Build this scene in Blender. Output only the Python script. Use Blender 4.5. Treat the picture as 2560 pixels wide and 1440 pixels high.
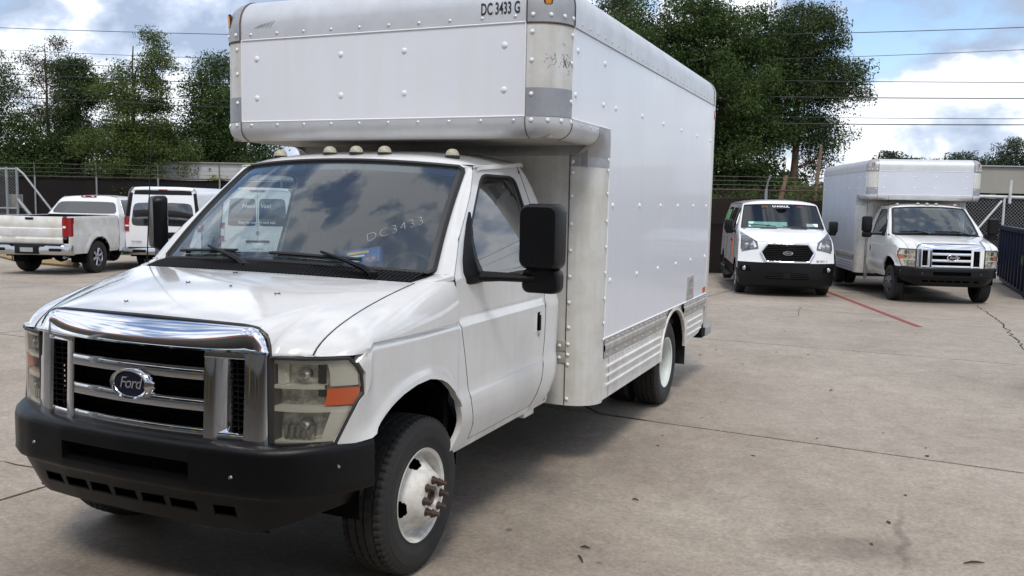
import bpy, bmesh, math, random
import numpy as np
from mathutils import Vector, Matrix
rnd = random.Random(7)
R_ = math.radians
scene = bpy.context.scene
col = scene.collection
for o in list(bpy.data.objects): bpy.data.objects.remove(o)

# ------------------------------------------------------------------ camera
cam = bpy.data.cameras.new('camera'); camo = bpy.data.objects.new('camera', cam); col.objects.link(camo)
YAW, PIT, ROL = -0.4090, -0.1000, 0.0200
CAM = Vector((2.938, -3.531, 1.767))
_f = Vector((math.sin(YAW)*math.cos(PIT), math.cos(YAW)*math.cos(PIT), math.sin(PIT)))
_r = Vector((math.cos(YAW), -math.sin(YAW), 0)); _u = _r.cross(_f)
_r2 = _r*math.cos(ROL)+_u*math.sin(ROL); _u2 = -_r*math.sin(ROL)+_u*math.cos(ROL)
camo.matrix_world = Matrix(((_r2.x,_u2.x,-_f.x,CAM.x),(_r2.y,_u2.y,-_f.y,CAM.y),(_r2.z,_u2.z,-_f.z,CAM.z),(0,0,0,1)))
cam.sensor_width = 36; cam.lens = 2192.5/2560*36; cam.clip_end = 2000; cam.clip_start = .05
scene.camera = camo
FWD = Vector((_f.x,_f.y)).normalized()

# ------------------------------------------------------------------ sky, sun, exposure
SUN_EL, SUN_AZ = 58, 158          # degrees; azimuth clockwise from +Y
w = bpy.data.worlds.new('World'); scene.world = w; w.use_nodes = True
nt = w.node_tree; nt.nodes.clear()
def N(t, **k):
    n = nt.nodes.new(t)
    for a, b in k.items(): setattr(n, a, b)
    return n
def L(a, b): nt.links.new(a, b)
def fin(node, name, v): node.inputs[name].default_value = v
sky = N('ShaderNodeTexSky', sky_type='NISHITA', sun_disc=False)
sky.sun_elevation = R_(SUN_EL); sky.sun_rotation = R_(SUN_AZ); sky.air_density = 1.1; sky.dust_density = 1.0; sky.ozone_density = 1.6
tc = N('ShaderNodeTexCoord'); sep = N('ShaderNodeSeparateXYZ'); L(tc.outputs['Generated'], sep.inputs[0])
def mth(op, a, b=None, clamp=False):
    m = N('ShaderNodeMath', operation=op, use_clamp=clamp)
    for i, x in enumerate((a, b)):
        if x is None: continue
        if isinstance(x, (int, float)): m.inputs[i].default_value = x
        else: L(x, m.inputs[i])
    return m.outputs[0]
cmb = N('ShaderNodeVectorMath', operation='MULTIPLY'); L(tc.outputs['Generated'], cmb.inputs[0]); cmb.inputs[1].default_value = (1, 1, 1.45)
def noise(vec, scale, detail, rough, dist=0.0):
    n = N('ShaderNodeTexNoise'); L(vec, n.inputs['Vector'])
    fin(n,'Scale',scale); fin(n,'Detail',detail); fin(n,'Roughness',rough); fin(n,'Distortion',dist)
    return n.outputs[0]
def ramp(fac, stops):
    r = N('ShaderNodeValToRGB'); L(fac, r.inputs[0]); e = r.color_ramp.elements
    while len(e) < len(stops): e.new(.5)
    for el, (p_, c) in zip(e, stops):
        el.position = p_; el.color = c if len(c) == 4 else (*c, 1)
    return r.outputs[0]
n1 = noise(cmb.outputs[0], 5.2, 11, .53, .12)
off = N('ShaderNodeVectorMath', operation='ADD'); L(cmb.outputs[0], off.inputs[0]); off.inputs[1].default_value = (-.01, -.025, .075)
n2 = noise(off.outputs[0], 5.2, 11, .53, .12)
n3 = noise(cmb.outputs[0], 2.6, 3, .5, .0)
cov = ramp(n1, [(.40, (0,0,0)), (.48, (1,1,1))])
lit = mth('ADD', mth('MULTIPLY', mth('SUBTRACT', n1, n2), 4.6), mth('ADD', mth('MULTIPLY', n3, 1.5), -.15), True)
ccol = ramp(lit, [(.24, (4.2,5.1,6.8)), (.56, (6.6,7.5,9.2)), (.84, (11.6,12.0,12.6))])
mix = N('ShaderNodeMix', data_type='RGBA'); L(mth('MULTIPLY', cov, .93), mix.inputs[0]); 
skyb = N('ShaderNodeMix', data_type='RGBA', blend_type='MULTIPLY'); skyb.inputs[0].default_value = 1; L(sky.outputs[0], skyb.inputs[6]); skyb.inputs[7].default_value = (1.6,1.66,1.78,1)
L(skyb.outputs[2], mix.inputs[6]); L(ccol, mix.inputs[7])
bg = N('ShaderNodeBackground'); L(mix.outputs[2], bg.inputs[0]); bg.inputs[1].default_value = .085
wo = N('ShaderNodeOutputWorld'); L(bg.outputs[0], wo.inputs[0])
sun = bpy.data.lights.new('sun', 'SUN'); sun.energy = 1.6; sun.angle = R_(14); sun.color = (1, .95, .88)
suno = bpy.data.objects.new('sun', sun); col.objects.link(suno)
_d = Vector((math.sin(R_(SUN_AZ))*math.cos(R_(SUN_EL)), math.cos(R_(SUN_AZ))*math.cos(R_(SUN_EL)), math.sin(R_(SUN_EL))))
suno.rotation_euler = (-_d).to_track_quat('-Z', 'Y').to_euler()
scene.view_settings.view_transform = 'Standard'; scene.view_settings.look = 'None'
scene.view_settings.exposure = 0.34; scene.view_settings.gamma = 1.0; scene.view_settings.use_curve_mapping = False
scene.render.engine = 'CYCLES'
scene.render.resolution_x, scene.render.resolution_y = 1024, 576

# ------------------------------------------------------------------ materials
MAT = {}
def mat(name, base, rough=.5, metal=0, coat=0, spec=.5, noise_amt=0, noise_scale=8, dark=None, bump=0, bump_scale=60, alpha=None, ior=None, trans=0, sub=None, coords='Object', streak=0):
    m = bpy.data.materials.new(name); m.use_nodes = True; t = m.node_tree; b = t.nodes['Principled BSDF']
    b.inputs['Base Color'].default_value = (*base, 1); b.inputs['Roughness'].default_value = rough; b.inputs['Metallic'].default_value = metal
    b.inputs['Coat Weight'].default_value = coat; b.inputs['Coat Roughness'].default_value = .06; b.inputs['Specular IOR Level'].default_value = spec
    if trans: b.inputs['Transmission Weight'].default_value = trans
    if ior: b.inputs['IOR'].default_value = ior
    tcn = t.nodes.new('ShaderNodeTexCoord')
    if noise_amt:
        n = t.nodes.new('ShaderNodeTexNoise'); n.inputs['Scale'].default_value = noise_scale; n.inputs['Detail'].default_value = 8; n.inputs['Roughness'].default_value = .65
        t.links.new(tcn.outputs[coords], n.inputs['Vector'])
        r = t.nodes.new('ShaderNodeValToRGB'); r.color_ramp.elements[0].position = .32; r.color_ramp.elements[1].position = .66
        d = dark or tuple(c*(1-noise_amt) for c in base)
        r.color_ramp.elements[0].color = (*d, 1); r.color_ramp.elements[1].color = (*base, 1)
        t.links.new(n.outputs[0], r.inputs[0]); t.links.new(r.outputs[0], b.inputs['Base Color'])
        rr = t.nodes.new('ShaderNodeMapRange'); rr.inputs['To Min'].default_value = min(1, rough+.12); rr.inputs['To Max'].default_value = max(0.02, rough-.06)
        t.links.new(n.outputs[0], rr.inputs[0]); t.links.new(rr.outputs[0], b.inputs['Roughness'])
    if streak:
        mp = t.nodes.new('ShaderNodeMapping'); mp.inputs['Scale'].default_value = (9, 9, .45); t.links.new(tcn.outputs[coords], mp.inputs[0])
        n = t.nodes.new('ShaderNodeTexNoise'); n.inputs['Scale'].default_value = 1.6; n.inputs['Detail'].default_value = 7; n.inputs['Roughness'].default_value = .7; t.links.new(mp.outputs[0], n.inputs['Vector'])
        r2 = t.nodes.new('ShaderNodeValToRGB'); r2.color_ramp.elements[0].position = .28; r2.color_ramp.elements[1].position = .56; k_ = 1-streak
        r2.color_ramp.elements[0].color = (k_, k_*.985, k_*.95, 1); r2.color_ramp.elements[1].color = (1, 1, 1, 1); t.links.new(n.outputs[0], r2.inputs[0])
        mu = t.nodes.new('ShaderNodeMix'); mu.data_type = 'RGBA'; mu.blend_type = 'MULTIPLY'; mu.inputs[0].default_value = 1
        lk = b.inputs['Base Color'].links
        if lk: t.links.new(lk[0].from_socket, mu.inputs[6])
        else: mu.inputs[6].default_value = (*base, 1)
        t.links.new(r2.outputs[0], mu.inputs[7]); t.links.new(mu.outputs[2], b.inputs['Base Color'])
    if bump:
        n = t.nodes.new('ShaderNodeTexNoise'); n.inputs['Scale'].default_value = bump_scale; n.inputs['Detail'].default_value = 5
        t.links.new(tcn.outputs[coords], n.inputs['Vector'])
        bn = t.nodes.new('ShaderNodeBump'); bn.inputs['Strength'].default_value = bump; bn.inputs['Distance'].default_value = .01
        t.links.new(n.outputs[0], bn.inputs['Height']); t.links.new(bn.outputs[0], b.inputs['Normal'])
    MAT[name] = m
    return m
def glass(name, tint, refl=.0, haze=None, rough=.0):
    """thin pane: tinted transparency with Fresnel reflection"""
    m = bpy.data.materials.new(name); m.use_nodes = True; t = m.node_tree; t.nodes.clear()
    o = t.nodes.new('ShaderNodeOutputMaterial'); tr = t.nodes.new('ShaderNodeBsdfTransparent'); tr.inputs[0].default_value = (*tint, 1)
    g = t.nodes.new('ShaderNodeBsdfGlossy'); g.inputs['Roughness'].default_value = rough; g.inputs[0].default_value = (1,1,1,1)
    lw = t.nodes.new('ShaderNodeLayerWeight'); lw.inputs[0].default_value = .5
    pw = t.nodes.new('ShaderNodeMath'); pw.operation = 'POWER'; pw.inputs[1].default_value = 4.2; t.links.new(lw.outputs['Facing'], pw.inputs[0])
    mm = t.nodes.new('ShaderNodeMath'); mm.operation = 'MULTIPLY_ADD'; mm.inputs[1].default_value = .92; mm.inputs[2].default_value = .06+refl; mm.use_clamp = True
    t.links.new(pw.outputs[0], mm.inputs[0])
    src = tr.outputs[0]
    if haze:
        df = t.nodes.new('ShaderNodeBsdfDiffuse'); df.inputs[0].default_value = (*haze[0], 1)
        mx0 = t.nodes.new('ShaderNodeMixShader'); mx0.inputs[0].default_value = haze[1]
        t.links.new(src, mx0.inputs[1]); t.links.new(df.outputs[0], mx0.inputs[2]); src = mx0.outputs[0]
    mx = t.nodes.new('ShaderNodeMixShader'); t.links.new(mm.outputs[0], mx.inputs[0]); t.links.new(src, mx.inputs[1]); t.links.new(g.outputs[0], mx.inputs[2])
    t.links.new(mx.outputs[0], o.inputs[0]); MAT[name] = m
mat('white_paint', (.745,.745,.735), .12, 0, 1.0, noise_amt=.09, noise_scale=2.4, dark=(.675,.668,.65), streak=.035)
mat('van_paint', (.80,.80,.80), .2, 0, .7, noise_amt=.03, noise_scale=2)
mat('dirty_white', (.76,.755,.735), .35, 0, .2, noise_amt=.22, noise_scale=5, dark=(.60,.56,.49), streak=.12)
mat('panel_white', (.79,.80,.84), .28, 0, .3, noise_amt=.04, noise_scale=1.7, streak=.025, bump=.08, bump_scale=2.2)
mat('panel_old', (.62,.64,.71), .38, 0, .1, noise_amt=.10, noise_scale=1.6)
mat('sealant', (.83,.83,.83), .5)
mat('aluminium', (.63,.635,.65), .36, .55, noise_amt=.16, noise_scale=6)
mat('rail_silver', (.66,.67,.685), .38, .35, noise_amt=.14, noise_scale=5)
mat('post_white', (.70,.695,.67), .42, .1, noise_amt=.20, noise_scale=4.5, dark=(.56,.54,.48), streak=.16)
mat('patch_grey', (.36,.37,.39), .45, .3, noise_amt=.2, noise_scale=7)
mat('cap_grey', (.44,.44,.445), .42, .45, noise_amt=.22, noise_scale=6)
mat('rail_dirty', (.50,.48,.44), .5, .3, noise_amt=.25, noise_scale=9, dark=(.36,.33,.29))
mat('rivet_metal', (.66,.66,.66), .35, .5)
mat('black_plastic', (.0042,.0042,.005), .34, spec=.27, bump=.12, bump_scale=220, noise_amt=.3, noise_scale=12)
mat('black_rubber', (.012,.012,.013), .6)
mat('gasket', (.03,.03,.032), .5)
mat('void_black', (.004,.004,.004), .9, spec=.1)
mat('under_black', (.010,.010,.010), .8, spec=.2, noise_amt=.4, noise_scale=9)
mat('tyre_rubber', (.014,.0138,.0135), .68, noise_amt=.35, noise_scale=14, dark=(.024,.021,.019), bump=.1, bump_scale=120)
mat('rim_white', (.78,.775,.74), .38, noise_amt=.16, noise_scale=16, dark=(.52,.47,.40))
mat('rim_white_rear', (.72,.76,.71), .4, noise_amt=.12, noise_scale=10)
mat('rim_grey', (.12,.12,.125), .5, .4, noise_amt=.3, noise_scale=12)
mat('alloy', (.62,.62,.64), .25, .85)
mat('rust_metal', (.075,.055,.045), .55, .6, noise_amt=.5, noise_scale=60, dark=(.16,.10,.07))
mat('chrome', (.80,.80,.82), .045, 1)
mat('chrome_dull', (.55,.55,.55), .2, 1)
mat('lamp_silver', (.86,.855,.80), .12, .75, noise_amt=.5, noise_scale=26, dark=(.25,.245,.22), bump=.9, bump_scale=20)
mat('lamp_bezel', (.80,.79,.74), .16, .55)
mat('amber', (.60,.085,.004), .25, coat=.5)
mat('brown_lens', (.10,.045,.02), .2, coat=.6)
mat('amber_bright', (.85,.33,.03), .25, coat=.5)
mat('red_lens', (.27,.008,.011), .18, coat=.6)
mat('marker_lens', (.50,.46,.34), .45, noise_amt=.35, noise_scale=45)
mat('logo_blue', (.003,.005,.026), .2, coat=.3)
mat('silver_print', (.75,.75,.77), .2, .8)
mat('black_print', (.02,.02,.022), .5)
mat('white_print', (.78,.80,.80), .5)
mat('mint_print', (.42,.70,.63), .5)
mat('orange_print', (.62,.14,.04), .5)
mat('green_print', (.10,.36,.10), .5)
mat('cloth_grey', (.11,.115,.125), .85, noise_amt=.2, noise_scale=30)
mat('dash_grey', (.085,.09,.10), .7)
mat('liner', (.16,.16,.165), .8)
mat('carton_blue', (.012,.085,.30), .35, coat=.3)
mat('carton_yellow', (.75,.42,.09), .4)
mat('mark_paint', (.16,.16,.17), .6)
glass('windscreen', (.66,.76,.77), .03, haze=((.55,.66,.75), .045))
glass('side_glass', (.66,.72,.72), .07)
glass('lens_hazed', (.985,.975,.92), .02, haze=((.75,.72,.58), .035), rough=.02)
glass('van_glass', (.60,.68,.66), .0)
mat('dark_glass', (.012,.015,.017), .03, spec=1.0, coat=1)

# ------------------------------------------------------------------ geometry helpers
class G:
    """collects vertices and faces; build() links them as ONE mesh object"""
    def __init__(s): s.v=[]; s.f=[]; s.m=[]
    def add(s, v, f, mi=0):
        k=len(s.v); s.v += [tuple(p) for p in v]; s.f += [tuple(i+k for i in q) for q in f]; s.m += [mi]*len(f); return s
    def grid(s, rows, mi=0, closed=False, flip=False):
        n=len(rows); m=len(rows[0]); v=[p for r in rows for p in r]; f=[]
        for i in range(n-1):
            for j in range(m if closed else m-1):
                q=(i*m+j, i*m+(j+1)%m, (i+1)*m+(j+1)%m, (i+1)*m+j); f.append(q[::-1] if flip else q)
        return s.add(v,f,mi)
    def shell(s, rows, inward, mi=0, flip=False):
        """open patch with its border folded inward by a vector (thickness of the sheet)"""
        s.grid(rows, mi, False, flip); iv=Vector(inward)
        b=[rows[0][j] for j in range(len(rows[0]))]+[rows[i][-1] for i in range(1,len(rows))]+[rows[-1][j] for j in range(len(rows[0])-2,-1,-1)]+[rows[i][0] for i in range(len(rows)-2,0,-1)]
        b2=[tuple(Vector(p)+iv) for p in b]; n=len(b); f=[]
        for i in range(n):
            q=(i,(i+1)%n,(i+1)%n+n,i+n); f.append(q if flip else q[::-1])
        return s.add(b+b2,f,mi)
    def box(s, c, d, bev=0, rot=None, mi=0):
        bm=bmesh.new(); bmesh.ops.create_cube(bm,size=1)
        for v in bm.verts: v.co=Vector((v.co.x*d[0],v.co.y*d[1],v.co.z*d[2]))
        if bev: bmesh.ops.bevel(bm,geom=list(bm.edges),offset=bev,segments=2,affect='EDGES',profile=.5)
        M=Matrix.Translation(Vector(c)) @ (rot.to_4x4() if rot is not None else Matrix.Identity(4))
        bm.verts.ensure_lookup_table()
        s.add([M@v.co for v in bm.verts],[[v.index for v in f.verts] for f in bm.faces],mi); bm.free(); return s
    def b2(s,x0,x1,y0,y1,z0,z1,bev=0,mi=0): return s.box(((x0+x1)/2,(y0+y1)/2,(z0+z1)/2),(abs(x1-x0),abs(y1-y0),abs(z1-z0)),bev,None,mi)
    def tube(s, pts, r, n=8, mi=0, cap=True, closed=False):
        pts=[Vector(p) for p in pts]; k=len(pts); rows=[]; up=None
        rr = r if isinstance(r,(list,tuple)) else [r]*k
        for i,p in enumerate(pts):
            a=pts[(i-1)%k] if (i>0 or closed) else p; b=pts[(i+1)%k] if (i<k-1 or closed) else p
            t=(b-a).normalized()
            if up is None: up=Vector((0,0,1)) if abs(t.z)<.9 else Vector((1,0,0))
            x=t.cross(up).normalized(); up=x.cross(t).normalized()
            rows.append([tuple(p+(x*math.cos(2*math.pi*j/n)+up*math.sin(2*math.pi*j/n))*rr[i]) for j in range(n)])
        if closed: rows.append(rows[0])
        s.grid(rows,mi,True)
        if cap and not closed: 
            s.add(rows[0],[tuple(range(n))],mi); s.add(rows[-1],[tuple(range(n))[::-1]],mi)
        return s
    def lathe(s, prof, n=32, axis='x', c=(0,0,0), mi=0, fn=None):
        """prof: list of (a, r): position on the axis and radius"""
        rows=[]
        for k,(a,r) in enumerate(prof):
            row=[]
            for j in range(n):
                th=2*math.pi*j/n; q=r if fn is None else fn(k,j,r); u,w_=q*math.cos(th),q*math.sin(th)
                p=(a,u,w_) if axis=='x' else ((u,a,w_) if axis=='y' else (u,w_,a))
                row.append((p[0]+c[0],p[1]+c[1],p[2]+c[2]))
            rows.append(row)
        return s.grid(rows,mi,True,flip=(axis!='y'))
    def prism(s, poly, axis, a, b, mi=0):
        """2D polygon extruded along an axis between a and b"""
        def P(q,t): return {'x':(t,q[0],q[1]),'y':(q[0],t,q[1]),'z':(q[0],q[1],t)}[axis]
        n=len(poly); v=[P(q,a) for q in poly]+[P(q,b) for q in poly]
        f=[tuple(range(n))[::-1],tuple(range(n,2*n))]+[(i,(i+1)%n,(i+1)%n+n,i+n) for i in range(n)]
        return s.add(v,f,mi)
    def mirror(s):
        g=G(); g.v=[(-x,y,z) for x,y,z in s.v]; g.f=[q[::-1] for q in s.f]; g.m=list(s.m); return g
    def mesh(s, name, mats, smooth=35):
        me=bpy.data.meshes.new(name); me.from_pydata(s.v,[],s.f)
        for m in (mats if isinstance(mats,(list,tuple)) else [mats]): me.materials.append(MAT[m] if isinstance(m,str) else m)
        if any(s.m): me.polygons.foreach_set('material_index', s.m)
        if smooth:
            bm=bmesh.new(); bm.from_mesh(me); bmesh.ops.remove_doubles(bm,verts=bm.verts,dist=1e-5); bmesh.ops.recalc_face_normals(bm,faces=bm.faces); bm.to_mesh(me); bm.free()
            me.polygons.foreach_set('use_smooth',[True]*len(me.polygons)); me.set_sharp_from_angle(angle=R_(smooth))
        me.update(); return me
    def build(s, name, mats, parent=None, loc=(0,0,0), rot=None, smooth=35):
        return put(name, s.mesh(name,mats,smooth), parent, loc, rot)
def put(name, me, parent=None, loc=(0,0,0), rot=None):
    o=bpy.data.objects.new(name, me); col.objects.link(o); o.parent=parent; o.location=loc
    if rot is not None: o.rotation_euler=rot
    return o
def tag(o, label=None, cat=None, group=None, kind=None):
    for k,v in (('label',label),('category',cat),('group',group),('kind',kind)):
        if v: o[k]=v
    return o
def empty(name, loc=(0,0,0), rz=0, parent=None):
    o=bpy.data.objects.new(name,None); col.objects.link(o); o.location=loc; o.rotation_euler=(0,0,rz); o.parent=parent; o.empty_display_size=.2
    return o
def copy_tree(o, parent=None):
    c=o.copy(); col.objects.link(c); c.parent=parent
    for ch in list(o.children): copy_tree(ch,c)
    return c
def lerp(a,b,t): return a+(b-a)*t
def interp(tab, x):
    if x<=tab[0][0]: return tab[0][1]
    for (a,b),(c,d) in zip(tab,tab[1:]):
        if x<=c: return b+(d-b)*(x-a)/(c-a) if c>a else d
    return tab[-1][1]
def bez(p,n):
    out=[]
    for i in range(n+1):
        t=i/n; q=[Vector(a) for a in p]
        while len(q)>1: q=[q[k].lerp(q[k+1],t) for k in range(len(q)-1)]
        out.append(q[0])
    return out
def lin(a,b,n): return [a+(b-a)*i/n for i in range(n+1)]
def text(s, size, material, name, parent, M, ext=.0008, shear=0, space=1.0, align='LEFT', bold=0):
    c=bpy.data.curves.new('t','FONT'); c.body=s; c.size=size; c.extrude=ext; c.shear=shear; c.space_character=space; c.align_x=align; c.resolution_u=3; c.offset=bold
    o=bpy.data.objects.new('t',c); col.objects.link(o); dg=bpy.context.evaluated_depsgraph_get()
    me=bpy.data.meshes.new_from_object(o.evaluated_get(dg)); bpy.data.objects.remove(o); bpy.data.curves.remove(c)
    me.materials.clear(); me.materials.append(MAT[material]); q=put(name,me,parent); q.matrix_local=M; return q
def frame(o,x,y):
    """matrix with local X along x, local Y along y, at o"""
    x=Vector(x).normalized(); y=Vector(y); z=x.cross(y).normalized(); y=z.cross(x)
    return Matrix(((x.x,y.x,z.x,o[0]),(x.y,y.y,z.y,o[1]),(x.z,y.z,z.z,o[2]),(0,0,0,1)))
def ground_d(x,y): return (x-CAM.x)*FWD.x+(y-CAM.y)*FWD.y
def gz(x,y):
    """the yard falls away gently for drainage"""
    d=ground_d(x,y)
    return -.0187*max(0.0,min(d,40)-8.8)
# ================================================================== the box truck (cab faces -Y, origin under front axle)
def make_truck():
    T = empty('box_truck')
    both = (1,-1)
    def sided(g, s): return g if s==1 else g.mirror()
    # ---- surfaces of the cab
    def xs(y,z):
        if z>=1.36: x=.982-.185*((z-1.36)/.57)**1.08
        elif z>=1.155: x=.990-.008*(z-1.155)/.205
        elif z>=1.138: x=1.003-.013*(z-1.138)/.017
        elif z>=.80: x=1.003
        elif z>=.765: x=1.014-.011*(z-.765)/.035
        elif z>=.68: x=1.014
        else: x=1.014-.055*((.68-z)/.2)**1.4
        if y<-.1: x-=.045*((-.1-y)/.46)**2
        return x
    DF=[(.50,.452),(.537,.453),(.61,.463),(.70,.43),(.78,.408),(1.0,.356),(1.21,.296),(1.39,.287),(1.56,.433),(1.80,.721),(1.93,.838),(1.99,.90)]
    DR=[(.50,1.27),(.53,1.30),(.579,1.353),(.70,1.405),(.792,1.43),(.913,1.456),(1.18,1.473),(1.5,1.515),(1.72,1.524),(1.99,1.49)]
    CR=[(.50,1.585),(.56,1.63),(.674,1.672),(.802,1.688),(1.148,1.722),(1.5,1.712),(1.746,1.693),(1.846,1.659),(1.944,1.593),(2.01,1.49)]
    WF=[(1.355,.50),(1.37,.45),(1.40,.435),(1.538,.515),(1.763,.765),(1.86,.875),(1.892,.925),(1.903,.985)]
    WR=[(1.355,1.36),(1.38,1.395),(1.60,1.405),(1.80,1.395),(1.87,1.385),(1.893,1.36),(1.903,1.31)]
    door_top=lambda y: 1.940+.045*max(0,min(1,(y-.85)/.65))
    # ---- wheel-arch lower limit of the fender
    ARCH=[(-.455,.765),(-.42,.815),(-.36,.862),(-.27,.905),(-.15,.932),(-.02,.937),(.08,.918),(.16,.885),(.23,.832),(.28,.765),(.312,.69),(.322,.645),(.312,.60),(.29,.555)]
    # ---- hood: front edge curve, rear edge curve
    def hood_front(s):
        a=abs(s)
        pts=[(0,(0,-.705,1.246)),(.55,(.52,-.690,1.240)),(.64,(.585,-.688,1.232)),(.72,(.632,-.690,1.205)),(.77,(.652,-.700,1.165)),(.80,(.660,-.706,1.122)),(.90,(.735,-.675,1.122)),(1.0,(.800,-.626,1.122))]
        for (u,p),(v,q) in zip(pts,pts[1:]):
            if a<=v:
                t=(a-u)/(v-u); return Vector((math.copysign(lerp(p[0],q[0],t),s),lerp(p[1],q[1],t),lerp(p[2],q[2],t)))
    def hood_rear(s):
        a=abs(s); return Vector((s*.862,.0+.085*a**2.2,1.380-.014*a**2))
    def hood_pt(s,t):
        f=hood_front(s); r=hood_rear(s); a=abs(s)
        hz=r.z-.118+.0*a; up=max(f.z, lerp(1.264,1.222,a**3))
        c1=Vector((lerp(f.x,r.x,.06), f.y+.035+.03*a, up+.0)); c2=Vector((lerp(f.x,r.x,.55), lerp(f.y,r.y,.55), lerp(up,r.z,.62)+.012*(1-a*a)))
        q=[f,c1,c2,r]
        while len(q)>1: q=[q[k].lerp(q[k+1],t) for k in range(len(q)-1)]
        return q[0]
    S=[-1,-.97,-.93,-.9,-.86,-.83,-.80,-.785,-.77,-.745,-.72,-.68,-.64,-.6,-.55,-.45,-.3,-.15,0]; S=S+[-x for x in S[-2::-1]]
    Tt=[0,.02,.05,.09,.14,.2,.28,.38,.5,.62,.74,.86,.94,1]
    hood=G().shell([[tuple(hood_pt(s,t)) for s in S] for t in Tt],(0,.008,-.02)).build('hood','white_paint',T,smooth=50)
    G().tube([hood_pt(s,0)+Vector((0,-.004,-.006)) for s in lin(-1,1,60)],.0065,5).build('hood_gap','gasket',hood)
    for s in both: G().tube([hood_pt(s,t)+Vector((s*.004,0,-.0035)) for t in lin(0,1,40)],.0042,5).build('hood_gap','gasket',hood)
    def hl_y(x): # plan curve of the lamp front
        return interp([(.655,-.716),(.72,-.703),(.80,-.675),(.86,-.640),(.905,-.603),(.94,-.565),(.962,-.535),(.97,-.505)],x)
    def hl_edge(z): return interp([(.745,.893),(.80,.912),(.90,.947),(.965,.968),(1.05,.966),(1.10,.955),(1.118,.935)],z)
    # ---- fenders
    def fender(s):
        ys=[-.600,-.585,-.57,-.55,-.52,-.49,-.47,-.456,-.445,-.43,-.41,-.38,-.34,-.3,-.25,-.2,-.14,-.08,-.02,.04,.1,.15,.19,.23,.255,.275,.29]
        rows=[]
        tmap=lin(0,1,60); edge=[hood_pt(1,t) for t in tmap]
        def top_at(y):
            for a,b in zip(edge,edge[1:]):
                if a.y<=y<=b.y:
                    k=(y-a.y)/max(1e-6,b.y-a.y); q=a.lerp(b,k); return q
            return edge[-1] if y>edge[-1].y else edge[0]
        def column(y):
            tp=top_at(y)
            if y>edge[-1].y: tp=Vector((lerp(.866,.93,min(1,(y-edge[-1].y)/.2)),y,lerp(1.366,1.40,min(1,(y-edge[-1].y)/.2))))
            zl=interp(ARCH,y); x0=tp.x+.006; z0=tp.z-.002; zs=max(min(1.165 if y>-.47 else 1.118,z0-.012),zl+.002); r=[]
            xe=xs(y,min(zs,1.13))
            for q in bez([(x0,0,z0),(lerp(x0,xe,.62),0,z0-.012),(xe+.003,0,lerp(zs,z0,.55)),(xe,0,zs)],9): r.append((q.x,y,q.z))
            n=16
            for i in range(1,n+1):
                z=(1.156,1.150,1.137,1.128)[i-1] if (i<5 and zs>1.16) else (lerp(1.128,zl,(i-4)/(n-4)) if zs>1.16 else lerp(zs,zl,i/n)); x=xs(y,z)
                if z<zl+.05: x+=.012*(1-(z-zl)/.05)**.5
                r.append((x,y,z))
            return r
        c0=[(x,hl_y(x)-.002,1.126) for x in lin(.806,.970,9)]+[(hl_edge(z)+.012,hl_y(hl_edge(z)+.004)-.001,z) for z in lin(1.118,.752,16)[1:]]
        cB=column(-.452)
        rows.append(c0)
        for k in (.1,.2,.32,.45,.6,.75,.88):
            r=[Vector(p).lerp(Vector(q),k) for p,q in zip(c0,cB)]; e=top_at(lerp(c0[0][1],-.452,k)); e=Vector((e.x+.006,e.y,e.z-.002)); d_=e-r[0]
            r=[p+d_*max(0,1-i/9)**1.0 for i,p in enumerate(r)]
            r=[p+Vector((.010*math.sin(math.pi*k),0,0))*min(1,i/9) for i,p in enumerate(r)]
            rows.append([tuple(p) for p in r])
        for y in [q for q in ys if q>-.455]: rows.append(column(y))
        g=G().shell(rows,(-.035,0,0))
        return sided(g,s)
    for s in both:
        fd=fender(s).build('fender','white_paint',T,smooth=50)
        # rocker and the piece of fender behind the wheel
        rows=[]
        for z in lin(.515,1.395,30):
            ya=interp([(.515,.262),(.555,.29),(.60,.312),(.645,.322),(.69,.312),(.765,.282),(1.395,.282)],z) if z<.765 else .2885
            yb=interp(DF,z)-.004
            if yb-ya<.004: yb=ya+.004
            rows.append([(xs(y,z),y,z) for y in lin(ya,yb,4)])
        sided(G().shell(rows,(-.03,0,0)),s).build('lower_fender','white_paint',T,smooth=50)
        # sill under the door
        rows=[]
        for y in lin(.27,1.60,14): rows.append([(xs(y,.53)-.004,y,.528),(xs(y,.5)+.002,y,.512),(xs(y,.5)-.004,y,.492),(.90,y,.480)])
        sided(G().shell(rows,(-.02,0,.0)),s).build('sill','dirty_white',T)
        # step bracket under the sill
        sided(G().b2(.90,.955,1.27,1.42,.455,.49,.004),s).build('sill_bracket','dirty_white',T)
        # wheel-well liner
        rows=[]
        for x in (.55,.93): rows.append([(x,.0-.03+.45*math.cos(a),.47+.455*math.sin(a)) for a in lin(-.15,math.pi+.15,20)])
        gg=G().grid(rows); gg.b2(.50,.56,-.50,.48,.35,1.0)
        sided(gg,s).build('wheel_well','void_black',T)
    # dark inner structure (engine bay, underbody) that closes the panel gaps
    g=G(); g.b2(-.62,.62,-.62,.32,.42,1.10); g.b2(-.84,.84,-.60,-.02,.95,1.12); g.b2(-.86,.86,.30,1.62,.52,.62); g.b2(-.94,.94,.255,.30,.56,1.30); g.b2(-.78,.78,-.05,.30,1.05,1.31)
    g.b2(-.62,.62,-.62,-.60,.75,1.08)
    g.build('inner_structure','void_black',T,smooth=0)
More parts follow.
